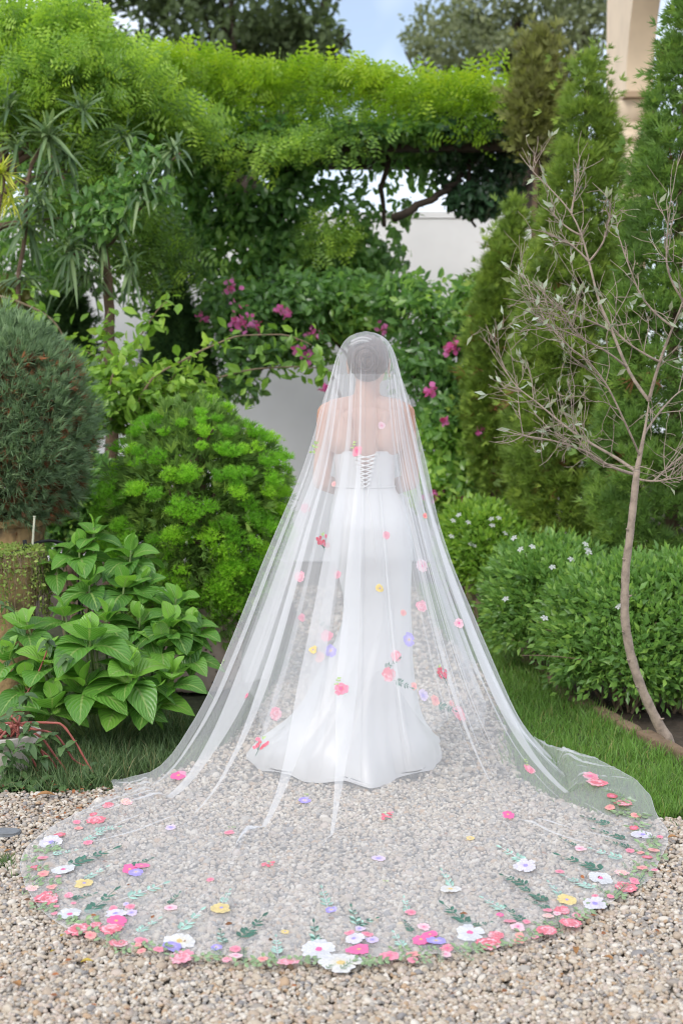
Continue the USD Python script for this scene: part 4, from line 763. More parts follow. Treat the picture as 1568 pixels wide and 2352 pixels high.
bougainvillea('sprawling bougainvillea with magenta bracts hanging left of the veiled head', (830, 1200), 10.6,
    [(560, 715, 10.6, 110, 75, .45, 1500, .36), (680, 700, 10.6, 130, 85, .45, 1900, .34), (790, 690, 10.7, 90, 90, .4, 1100, .38), (590, 790, 10.5, 90, 55, .4, 620, .42), (700, 790, 10.5, 90, 45, .3, 500, .42), (560, 880, 10.5, 60, 45, .3, 260, .42), (830, 740, 10.8, 80, 50, .4, 600, .36)],
    [[(830, 900, 10.6), (760, 770, 10.6), (620, 700, 10.6)], [(825, 880, 10.6), (790, 760, 10.6), (740, 690, 10.6)], [(640, 800, 10.5), (590, 860, 10.5), (540, 872, 10.5)]],
    [(525, 662, 26), (560, 738, 34), (463, 728, 14), (720, 768, 24), (686, 803, 20), (706, 818, 18), (645, 713, 10), (658, 718, 10), (545, 745, 20), (885, 757, 16), (745, 890, 12), (592, 752, 12)], 501)
bougainvillea('tall bougainvillea with scattered pink bracts between veil and cypresses', (1040, 1200), 10.2,
    [(930, 700, 10.3, 80, 80, .35, 640, .44), (1010, 720, 10.3, 80, 80, .35, 520, .46), (1080, 660, 10.4, 50, 40, .25, 180, .45), (960, 830, 10.2, 75, 90, .35, 620, .44), (1040, 860, 10.2, 60, 90, .35, 620, .43), (1020, 980, 10.1, 80, 80, .4, 1200, .33), (1090, 1020, 10.1, 60, 90, .4, 900, .33), (1010, 1110, 10.0, 80, 90, .4, 1300, .30), (1110, 1130, 10.1, 60, 80, .4, 700, .30), (1060, 760, 10.3, 40, 120, .3, 300, .42)],
    [[(1040, 1050, 10.2), (1030, 860, 10.2), (960, 680, 10.3)], [(1075, 1050, 10.2), (1085, 900, 10.2), (1060, 700, 10.3)], [(1015, 1080, 10.2), (960, 900, 10.2), (930, 720, 10.2)]],
    [(1047, 793, 24), (1032, 797, 16), (995, 895, 10), (983, 905, 8), (1075, 983, 14), (1121, 985, 18), (1098, 988, 12), (990, 1140, 16), (975, 1153, 12), (1056, 1150, 10), (1074, 1161, 14), (1020, 965, 8), (1010, 1128, 8)], 551, shift=.30)
def shrub_shoots():
    D = 8.7; t = thing('climbing_shrub', 'arching climbing shrub with yellow green leaves behind the round bush', 'shrub', P(330, 939, D)*[1, 1, 0])
    sh = [[(-10, 678), (60, 700), (120, 735), (160, 800), (195, 855), (215, 930)], [(285, 1000), (262, 880), (225, 825), (180, 800)], [(300, 1000), (350, 870), (420, 828), (480, 797), (560, 770), (640, 768), (715, 792)], [(350, 1000), (385, 885), (412, 848), (440, 820)], [(400, 1000), (450, 890), (520, 862), (600, 846), (690, 842), (762, 851)], [(240, 980), (270, 830), (330, 760), (365, 708), (388, 690)], [(320, 990), (290, 880), (245, 770), (250, 710)], [(360, 980), (330, 870), (300, 830)]]
    r = rng(61); pts = []
    for k, s in enumerate(sh):
        path = smooth_path([P(x, y, D+.12*math.sin(k*2.3)) for x, y in s], 60); obj(t, 'shoot', tube(path, np.linspace(.009, .003, 60), 5), 'twig_tan', smooth=True)
        q = path[r.integers(3, 60, 95)]; pts.append(q+r.normal(size=q.shape)*.045)
    pts.append(blob(340, 890, D, 150, 70, .3, 520, 63, .36, 3)); pts.append(blob(250, 930, D, 80, 60, .3, 260, 64, .36, 3))
    m, tt = leaves_at(np.vstack(pts), .085, OVAL, 65, .4, .6); obj(t, 'foliage', m, 'shrub_lime', tint=tt)
shrub_shoots()

# ------------------------------------------------------------------ feathery tree and strap leaved plants, upper left
def feathery_tree():
    D = 9.6; b = np.array([S(-60-784, D), D, 0]); t = thing('feathery_tree', 'light green tree with feathery compound leaves in the upper left corner', 'tree', b)
    obj(t, 'trunk', branch([b, P(-60, 700, D), P(-10, 400, D), P(60, 250, D)], .08, .035, 20, 8, .1, 3), 'bark_brown', smooth=True)
    for k, s in enumerate([[(-30, 480), (120, 395), (215, 385), (300, 425), (330, 450)], [(-40, 540), (90, 505), (190, 512), (265, 500)], [(0, 400), (120, 230), (170, 90)], [(-10, 420), (180, 290), (330, 230)], [(-20, 380), (40, 180), (50, 60)]]):
        obj(t, 'branch', branch([P(x, y, D) for x, y in s], .026, .008, 18, 6, .08, k), 'bark_brown', smooth=True)
    bl = [(70, 130, D, 120, 90, .5, 620, .34), (170, 80, D, 70, 60, .4, 330, .34), (150, 210, D-.2, 170, 90, .5, 900, .34), (290, 170, D+.4, 90, 60, .4, 330, .36), (60, 260, D, 110, 80, .5, 420, .38), (330, 240, D+.3, 80, 60, .4, 260, .38), (420, 290, D+.4, 110, 50, .4, 280, .4), (180, 330, D, 70, 70, .4, 170, .42), (240, 470, D, 120, 60, .3, 170, .44), (110, 500, D-.2, 70, 40, .3, 130, .4), (330, 560, D+.3, 90, 90, .4, 170, .45), (40, 60, D, 70, 70, .4, 160, .4), (250, 380, D, 80, 60, .4, 130, .42), (400, 620, D+.4, 60, 60, .3, 120, .45)]
    pts = np.vstack([blob(*q[:6], int(q[6]*2.3), 700+i*11, q[7], 2.8) for i, q in enumerate(bl)])
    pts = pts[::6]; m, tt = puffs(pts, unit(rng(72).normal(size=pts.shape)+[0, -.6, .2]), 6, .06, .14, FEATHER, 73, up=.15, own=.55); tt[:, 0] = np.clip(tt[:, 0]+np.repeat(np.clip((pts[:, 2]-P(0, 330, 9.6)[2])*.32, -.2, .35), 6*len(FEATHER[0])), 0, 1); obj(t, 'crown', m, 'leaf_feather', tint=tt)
    inn = np.vstack([blob(*q[:7], 760+i*11, q[7], 2.8) for i, q in enumerate([(180, 430, 10.3, 200, 130, .4, 1500, .44), (330, 480, 10.4, 110, 130, .4, 1000, .46), (80, 560, 10.3, 130, 110, .4, 900, .44), (300, 640, 10.5, 120, 80, .3, 500, .47), (200, 260, 10.3, 230, 110, .4, 1200, .42), (230, 470, 8.95, 120, 90, .15, 420, .47), (330, 400, 9.0, 90, 80, .15, 260, .48)])])
    m, tt = leaves_at(inn, .085, LANCE_W, 74, .7, .8); obj(t, 'inner_foliage', m, 'leaf_vine', tint=tt)
feathery_tree()
def strap_leaf(base, L, N, ln, w, droop):
    n = 6; s = np.linspace(0, 1, n+1); L = unit(L); X = unit(np.cross(L, N)+1e-6); c = base+s[:, None]*L*ln+np.array([0, 0, -1.0])*droop*ln*(s**2)[:, None]
    ww = w*np.sin(PI*np.clip(.12+.88*s, 0, 1))[:, None]**.7; ww[-1] = 0; Z = np.cross(X, L)
    v = np.stack([c-X*ww, c-Z*ww*.35, c+X*ww], 1).reshape(-1, 3); f = []
    for i in range(n):
        for j in (0, 1): a = 3*i+j; f += [[a, a+1, a+4], [a, a+4, a+3]]
    return (v, np.array(f))
def rosette(t, px, py, d, n, ln_px, w_px, droop, mat, seed, tilt=(0, -.3, .35)):
    r = rng(seed); c = P(px, py, d); ln, w = S(ln_px, d), S(w_px, d)
    for k in range(n):
        L = unit(sphere_dirs(1, r)[0]+np.array(tilt)*1.2); v, f = strap_leaf(c+r.normal(size=3)*.015, L, r.normal(size=3)*.3+[0, -.4, 1], ln*r.uniform(.7, 1.15), w*r.uniform(.8, 1.2), droop*r.uniform(.4, 1.3))
        tt = np.zeros((len(v), 3)); tt[:, 0] = r.random(); obj(t, 'leaf', (v, f), mat, smooth=True, tint=tt)
def strap_tree():
    D = 9.2; b = np.array([S(250-784, D), D, 0]); t = thing('strap_leaved_tree', 'brown trunked tree with drooping strap leaves standing before the white wall', 'tree', b)
    obj(t, 'trunk', branch([b, P(252, 950, D), P(248, 680, D), P(235, 560, D)], .060, .028, 24, 10, .03, 2), 'bark_brown', smooth=True)
    for s in ([(240, 580), (200, 520), (110, 330)], [(236, 570), (320, 480), (410, 350)], [(240, 600), (190, 590), (150, 575)], [(235, 580), (160, 500), (60, 520)]): obj(t, 'branch', branch([P(x, y, D) for x, y in s], .011, .006, 14, 6, .05, 4), 'bark_brown', smooth=True)
    for k, q in enumerate([(160, 575, 40, 105, 4.2, .75), (400, 345, 30, 85, 4, .6), (235, 560, 34, 95, 4, .8), (300, 610, 26, 70, 3.6, .8), (290, 310, 28, 75, 3.6, .5), (200, 640, 34, 90, 4, .9), (330, 430, 26, 80, 4, .8), (250, 500, 34, 95, 4, .8), (200, 480, 30, 90, 4, .8)]):
        rosette(t, q[0], q[1], D-.25+.1*(k % 3), q[2], q[3], q[4], q[5], 'leaf_strap', 801+k)
    b = np.array([S(40-784, D-.3), D-.3, 0]); t = thing('strap_leaved_tree', 'strap leaved tree with grey green drooping leaves at the far left, under the feathery leaves', 'tree', b)
    obj(t, 'trunk', branch([b, P(45, 700, D-.3), P(60, 420, D-.3), P(100, 330, D-.3)], .020, .012, 24, 9, .05, 6), 'bark_brown', smooth=True)
    for k, q in enumerate([(110, 315, 44, 100, 4.2, .55), (60, 520, 34, 85, 4, .6), (110, 420, 34, 95, 4.2, .8), (190, 250, 28, 80, 3.6, .4), (60, 640, 28, 70, 3.6, .6), (20, 250, 24, 80, 4, .4), (90, 470, 30, 90, 4, .7), (150, 360, 30, 85, 4, .7), (40, 340, 26, 85, 4, .6)]):
        rosette(t, q[0], q[1], D-.35+.1*(k % 3), q[2], q[3], q[4], q[5], 'leaf_strap', 861+k)
strap_tree()
t = thing('spiky_plant', 'yellow green spiky rosette plant at the left edge among the tree leaves', 'plant', P(-30, 939, 8.2)*[1, 1, 0])
obj(t, 'stem', branch([P(-30, 939, 8.2)*[1, 1, 0], P(-25, 700, 8.2), P(5, 400, 8.2)], .03, .02, 18, 7, .04, 2), 'bark_brown', smooth=True)
rosette(t, 4, 395, 8.2, 62, 56, 2.4, .15, 'leaf_strap_yellow', 841, (.2, -.3, .1)); rosette(t, 20, 450, 8.25, 30, 46, 2.4, .5, 'leaf_strap_yellow', 842, (.2, -.2, -.2))

# ------------------------------------------------------------------ conifers
def conifer(name, label, pxc, d, rows, nclump, m, jit, size, mat, seed, proto=TUFT, group=None, zfoot=0.0, inner=.3, trunk=.05, up=.35, droop=0.0, dead=0.0, lump=.16, leaning=None):
    """rows: photograph's (y, centre x, half width) from top to bottom"""
    b = np.array([S(pxc-784, d), d, 0.0]); t = thing(name, label, 'conifer' if name != 'juniper_bush' else 'juniper', b, group)
    prof = np.array([(P(784, y, d)[2], S(max(h-33, 3), d), S(c-pxc, d)) for y, c, h in rows])[::-1]
    top = prof[-1]; obj(t, 'trunk', branch([b+[0, 0, zfoot], b+[prof[len(prof)//2][2]*.6, 0, (zfoot+top[0])*.5], b+[top[2], 0, top[0]-.1]], trunk, .012, 18, 8, .05, seed), 'bark_brown', smooth=True)
    c, nn = crown_points(b, prof, nclump, seed, inner=inner, lump=lump); mesh, tt = puffs(c, nn, m+(18 if proto is TUFT else 4), jit*(1.35 if proto is TUFT else 1.15), size*(.50 if proto is TUFT else .62), proto, seed+1, up=up+.25, own=.3); obj(t, 'crown', mesh, mat, tint=tt)
    c, nn = crown_points(b, prof*[1, .74, 1], int(nclump*.7), seed+3, inner=.5); mesh, tt = clumps(c, nn, 8, jit*1.4, size*.62, SPRAY, seed+4, up=up); obj(t, 'inner_crown', mesh, mat, tint=tt)
    if dead:
        c, nn = crown_points(b, prof, int(nclump*dead), seed+5, inner=.5); mesh, tt = clumps(c-nn*.03, nn, max(6, m//2), jit, size*.9, proto, seed+6, up=-.1); obj(t, 'dead_foliage', mesh, 'juniper_dead', tint=tt)
    return t
conifer('cypress', 'dense mid green cypress, nearest and tallest at the right edge behind the bare branched tree', 1545, 7.9, [(-160, 1580, 8), (-60, 1578, 50), (100, 1574, 82), (250, 1562, 104), (400, 1548, 125), (600, 1545, 150), (800, 1540, 165), (1000, 1535, 185), (1180, 1530, 190), (1320, 1530, 150)], 900, 12, .052, .125, 'cypress', 901, dead=.02)
conifer('cypress', 'olive green cypress with a pointed top in front of the cream column', 1310, 9.0, [(120, 1340, 6), (160, 1340, 38), (230, 1338, 62), (330, 1340, 84), (450, 1335, 105), (600, 1315, 128), (800, 1305, 148), (1000, 1300, 152), (1150, 1300, 140), (1300, 1300, 110)], 900, 12, .055, .13, 'cypress_olive', 921, dead=.02)
conifer('cypress', 'yellowish thin cypress just right of the pink bougainvillea', 1130, 9.7, [(470, 1180, 8), (520, 1175, 40), (600, 1150, 52), (700, 1135, 60), (800, 1125, 66), (900, 1120, 66), (1000, 1125, 62), (1120, 1140, 50)], 520, 11, .05, .13, 'cypress_olive', 941, dead=.05, lump=.25)
conifer('cypress', 'scruffy brownish cypress on a bare trunk at the right end of the pergola', 1222, 10.4, [(100, 1228, 10), (140, 1226, 42), (200, 1222, 56), (270, 1218, 54), (320, 1212, 38), (350, 1210, 14)], 420, 11, .05, .16, 'cypress_scruffy', 961, up=1.1, proto=NEEDLE)
conifer('cypress', 'dark cone shaped cypress between the brown trunk and the pink bougainvillea', 405, 10.8, [(600, 400, 6), (660, 402, 36), (730, 404, 62), (820, 408, 85), (900, 412, 100), (1000, 412, 100)], 520, 10, .06, .15, 'cypress_dark', 971)
conifer('cypress', 'dark narrow cypress left of the brown trunk, half hidden by leaves', 150, 11.0, [(580, 150, 8), (640, 150, 40), (720, 155, 58), (820, 160, 66), (960, 160, 70)], 420, 10, .06, .15, 'cypress_dark', 981)
conifer('cypress', 'brownish cypress at the far left behind the blue green juniper', 40, 11.2, [(640, 30, 10), (680, 40, 50), (760, 45, 70), (860, 45, 75), (960, 45, 70)], 300, 10, .06, .15, 'cypress_scruffy', 991, dead=.3)

# ------------------------------------------------------------------ flowering low shrubs on the right
def low_shrub(label, cx, cy, d, rx, ry, rd, n, mat, seed, flowers, stems=14, ln=.050):
    c = P(cx, cy, d); b = np.array([c[0], d, 0.0]); t = thing('flowering_shrub', label, 'shrub', b); r = rng(seed); st = []
    RX, RZ = S(rx, d), c[2]+S(ry, d)
    for k in range(stems):
        a = r.uniform(0, 2*PI); q = r.uniform(.2, .85); e = b+[RX*q*math.cos(a), rd*q*math.sin(a), RZ*r.uniform(.5, .9)]; g = b+[RX*.35*q*math.cos(a), rd*.35*q*math.sin(a), -.01]; st.append(branch([g, (g+e)/2+[0, 0, .06], e], .008, .003, 10, 5, .05, k))
        for j in range(3): f = (g+e)/2*(1-j*.1)+e*j*.1; e2 = f+np.array([r.normal()*.12, r.normal()*.12, r.uniform(.05, .2)]); st.append(branch([f, (f+e2)/2+[0, 0, .02], e2], .004, .002, 6, 4))
    obj(t, 'stems', join(st), 'twig_tan', smooth=True)
    u = sphere_dirs(n, r); u[:, 2] = np.where(u[:, 2] < -.55, -u[:, 2], u[:, 2]); rad = (1-.42*r.random(n)**1.6)
    w = np.stack([u[:, 0]*RX, u[:, 1]*rd, u[:, 2]*S(ry, d)], -1); nz = meshkit.fbm(u*2.6+seed, 3, seed); cen = c+w*(rad*(.82+.40*(nz-.15)))[:, None]
    nor = unit(u+[0, 0, .4]); m, tt = clumps(cen, nor, 10, .026, ln, LANCE_W, seed+1, up=.15, spread=1.5, own=.5); obj(t, 'foliage', m, mat, tint=tt)
    for (px, py) in flowers:
        p = P(px, py, d-rd*.8); k = 5; V, Fc = [], []; s = .021
        N = unit(np.array([r.normal()*.4, -.6, .8])); X = unit(np.cross(N, [1, .3, 0])); Y = np.cross(N, X)
        for j in range(k):
            a = 2*PI*j/k; dr = math.cos(a)*X+math.sin(a)*Y; sd = np.cross(N, dr); b0 = len(V); V += [p, p+dr*s*.6+sd*s*.32+N*.003, p+dr*s, p+dr*s*.6-sd*s*.32+N*.003]; Fc += [[b0, b0+1, b0+2], [b0, b0+2, b0+3]]
        obj(t, 'flower', (np.array(V), np.array(Fc)), 'petal_white', tint=np.full((len(V), 3), r.random()))
def pot(name, label, prof, c, mat, cat='planter', sides=48, wob=.0, seed=0):
    t = thing(name, label, cat, c); obj(t, 'body', lathe(prof, c, sides, wob, seed), mat, smooth=40); return t
def round_bush():
    d = 7.3; pxc = 452; c = np.array([S(pxc-784, d), d, 0.0])
    def sp(p):
        return usdkit.material(stage, p, {'g': ('geometry', {}), 'n': ('voronoi_texture', {'scale': 34.0}), 'r': ('rgb_ramp', {'ramp': [(0.16, (0.05, 0.03, 0.02)), (0.30, (0.31, 0.24, 0.19)), (1, (0.36, 0.29, 0.23))]}), 'n2': ('noise_texture', {'scale': 9.0}), 'mx': ('mix_color', {'blend_type': 'multiply', 'fac': 0.6}), 'b': ('principled_bsdf', {'roughness': 0.9}), 'bp': ('bump', {'strength': 0.5, 'distance': 0.006})},
            [('g.position', 'n.vector'), ('g.position', 'n2.vector'), ('n.distance', 'r.fac'), ('r.color', 'mx.a'), ('n2.color', 'mx.b'), ('r.color', 'b.base_color'), ('n.distance', 'bp.height'), ('bp.normal', 'b.normal')], surface='b.BSDF')
    SPEC['pitted_stone'] = sp
    t = pot('planter', 'pitted grey brown stone planter under the round bush, beside the veil', [(0, .02), (.20, .02), (.22, .04), (.235, .25), (.255, .40), (.285, .415), (.285, .46), (.25, .465), (.24, .43), (0, .43)], c, 'pitted_stone', wob=.08)
    obj(t, 'soil_fill', lathe([(0, .436), (.238, .436)], c, 32), 'soil')
    z = lambda y: P(784, y, d)[2]
    t = thing('round_bush', 'clipped round bright green conifer bush in the pitted stone planter', 'bush', c+[0, 0, .43])
    obj(t, 'trunk', join([branch([c+[0, 0, .42], c+[.01, 0, .8], c+[0, 0, 1.3]], .035, .015, 12, 8, .04, 3)]+[branch([c+[0, 0, .55+.05*k], c+[.18*math.cos(k*2.2), .18*math.sin(k*2.2), .75+.06*k], c+[.36*math.cos(k*2.2), .36*math.sin(k*2.2), .95+.05*k]], .014, .005, 10, 5, .03, k) for k in range(9)]), 'bark_brown', smooth=True)
    prof = [(z(1425), S(120, d), 0), (z(1390), S(165, d), .0), (z(1310), S(205, d), 0), (z(1200), S(230, d), 0), (z(1110), S(226, d), 0), (z(1030), S(186, d), 0), (z(970), S(124, d), 0), (z(930), S(60, d), 0), (z(908), S(12, d), 0)]
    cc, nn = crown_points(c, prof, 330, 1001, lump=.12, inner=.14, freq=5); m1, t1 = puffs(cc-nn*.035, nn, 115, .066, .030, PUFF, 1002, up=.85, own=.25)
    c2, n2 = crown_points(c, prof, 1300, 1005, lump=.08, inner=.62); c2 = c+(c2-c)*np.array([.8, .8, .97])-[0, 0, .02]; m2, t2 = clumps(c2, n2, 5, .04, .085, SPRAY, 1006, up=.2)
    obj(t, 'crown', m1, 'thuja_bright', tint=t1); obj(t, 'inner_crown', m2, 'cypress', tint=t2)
round_bush()
low_shrub('dark leafy shrub behind the black hose, between juniper and round bush', 160, 1185, 8.4, 120, 150, .3, 1000, 'leaf_vine', 1281, [], 10, .07)
def juniper_group():
    d = 7.0; c = np.array([S(15-784, d), d, 0.0]); zr_ = P(784, 1188, d)[2]
    t = thing('planter', 'tall weathered ochre planter with scalloped rim under the juniper', 'planter', c)
    an = np.arange(96)*2*PI/96; V = []
    prof = [(.13, 0), (.16, .03), (.15, .12), (.115, .30), (.12, .45), (.165, .60), (.175, zr_-.09), (.180, zr_-.045), (.215, zr_-.03), (.222, zr_), (.19, zr_+.004), (.18, zr_-.03), (.0, zr_-.035)]
    for i, (r_, z_) in enumerate(prof):
        k = .035 if 8 <= i <= 10 else (.018 if 4 < i < 8 else 0); rr = r_*(1+k*np.sin(an*(14 if i >= 8 else 30))); V.append(np.stack([rr*np.cos(an), rr*np.sin(an), np.full(96, z_)+(.008*np.sin(an*14) if 8 <= i <= 10 else 0)], -1))
    V = np.array(V).reshape(-1, 3)+c; n = len(prof); i, j = np.meshgrid(np.arange(n-1), np.arange(96), indexing='ij'); q = np.stack([i*96+j, i*96+(j+1) % 96, (i+1)*96+(j+1) % 96, (i+1)*96+j], -1).reshape(-1, 4)
    obj(t, 'body', (V, np.vstack([q[:, [0, 1, 2]], q[:, [0, 2, 3]]])), 'terracotta_old', smooth=45); obj(t, 'soil_fill', lathe([(0, zr_-.028), (.178, zr_-.028)], c, 32), 'soil')
    b = c+[0, 0, zr_-.03]; t = thing('juniper_bush', 'blue green juniper with rusty dead sprigs at the left edge', 'juniper', b)
    z = lambda y: P(784, y, d)[2]
    limbs = [branch([b, b+[.05, -.05, .06], b+[.18*math.cos(a), .18*math.sin(a), .15+.02*k], b+[.32*math.cos(a), .32*math.sin(a), .22+.05*k]], .022, .006, 14, 6, .03, k) for k, a in enumerate(np.linspace(0, 5.6, 9))]+[branch([b, b+[.03, 0, .3], b+[0, 0, .75]], .03, .008, 14, 6, .05, 77)]
    obj(t, 'limbs', join(limbs), 'bark_dark', smooth=True)
    prof = [(z(1185), S(95, d), 0), (z(1130), S(150, d), 0), (z(1060), S(178, d), 0), (z(970), S(190, d), 0), (z(890), S(175, d), 0), (z(820), S(135, d), 0), (z(770), S(80, d), 0), (z(730), S(16, d), 0)]
    cc, nn = crown_points(c, prof, 1700, 1101, lump=.14, inner=.35); keep = (cc[:, 2] > z(1080))|(rng(5).random(len(cc)) < .65); m, tt = clumps(cc[keep], nn[keep], 9, .030, .075, NEEDLE, 1102, up=.75, spread=.4); obj(t, 'crown', m, 'juniper', tint=tt)
    cc, nn = crown_points(c, [(p[0], p[1]*.93, 0) for p in prof[:6]], 900, 1107, inner=.35); m, tt = clumps(cc, nn, 8, .03, .06, NEEDLE, 1108, up=-.2, spread=.6); obj(t, 'dead_sprigs', m, 'juniper_dead', tint=tt)
    # the pot with hanging creeper in front
    d2 = 6.5; c2 = np.array([S(-5-784, d2), d2, 0.0]); z2 = P(784, 1275, d2)[2]
    t = pot('planter', 'dark stained tall pot overgrown with hanging creeper at the left edge', [(0, .01), (.12, .01), (.13, .05), (.10, .2), (.12, .34), (.155, .46), (.165, z2-.05), (.185, z2-.045), (.188, z2), (.165, z2+.002), (.16, z2-.03), (0, z2-.03)], c2, 'terracotta_old', wob=.05, seed=4)
    t = thing('hanging_creeper', 'fine leaved hanging creeper spilling over the dark stained pot', 'creeper', c2+[0, 0, z2]); r = rng(1120); st, pts = [], []
    for k in range(95):
        a = r.uniform(-2.9, 1.0); e = np.array([math.cos(a), math.sin(a), 0]); ln = r.uniform(.06, .34); p0 = c2+[0, 0, z2]+e*.12; p1 = c2+[0, 0, z2+.02]+e*.19; p2 = p1+e*r.uniform(.01, .05)+[0, 0, -ln]
        q = smooth_path([p0, p1, (p1+p2)/2+e*.012, p2], 14); q[:, :2] += r.normal(size=(14, 2))*.003; st.append(tube(q, .0013, 4)); w = q[r.integers(2, 14, int(8+ln*60))]; pts.append(w+r.normal(size=w.shape)*.008)
    top = c2+np.c_[r.uniform(-.19, .19, 900), r.uniform(-.19, .19, 900), z2+.012+.03*r.random(900)]; top = top[np.linalg.norm(top[:, :2]-c2[:2], axis=1) < .195]; pts.append(top)
    obj(t, 'stems', join(st), 'twig_tan', smooth=True); m, tt = leaves_at(np.vstack(pts), .020, OVAL, 1121, .3, .9); obj(t, 'foliage', m, 'leaf_creeper', tint=tt)
    h = smooth_path([P(-20, 1275, 6.6), P(40, 1268, 6.55), P(62, 1254, 6.6), P(110, 1242, 6.7), P(150, 1250, 6.75), P(172, 1268, 6.8), P(180, 1300, 6.85), P(182, 1400, 6.9), G(184, 1640)*[1, 1, 0]+[0, 0, .01]], 60)
    t = thing('irrigation_hose', 'thin black irrigation hose arching out of the pot with hanging creeper', 'hose', h[-1]); obj(t, 'pipe', tube(h, .0075, 8), 'black_hose', smooth=True); obj(t, 'connector', tube([h[9]+[0, 0, -.02], h[9]+[-.006, -.004, .03]], .010, 8), 'black_hose', smooth=True)
    q0 = P(74, 1262, 6.62); q1 = P(79, 1188, 6.62); t = thing('plant_stake', 'pale thin plant stake beside the black hose', 'stake', q0*[1, 1, 0]); obj(t, 'rod', tube([q0*[1, 1, 0], q0, q1], [.006, .0055, .005], 8), 'pale_stake', smooth=True); obj(t, 'cap', tube([q1, q1+[0, 0, .006]], .0065, 8), 'pale_stake', smooth=True)
juniper_group()

low_shrub('lime green mounded shrub with white star flowers, farthest along the lawn edging', 1110, 1275, 8.9, 105, 118, .42, 1100, 'shrub_lime', 1201, [(1040, 1196), (1053, 1183), (1036, 1232), (1082, 1249), (1088, 1254), (1120, 1235), (1128, 1192), (1145, 1190), (1130, 1207), (1075, 1200), (1160, 1225)], 10, .055)
low_shrub('mid green spreading shrub with few white flowers, middle of the right bed', 1272, 1392, 7.8, 165, 150, .55, 2100, 'shrub', 1221, [(1349, 1263), (1352, 1270), (1222, 1256), (1195, 1262), (1268, 1303), (1311, 1285), (1344, 1250), (1161, 1376), (1180, 1236)], 16)
low_shrub('twiggy green shrub nearest the leaning young tree in the right bed', 1442, 1468, 6.9, 195, 190, .52, 2300, 'shrub', 1241, [(1421, 1393), (1250, 1420)], 34)
low_shrub('leafy shrub at the right edge behind the leaning trunk', 1560, 1470, 6.8, 90, 200, .42, 800, 'shrub', 1261, [], 20)

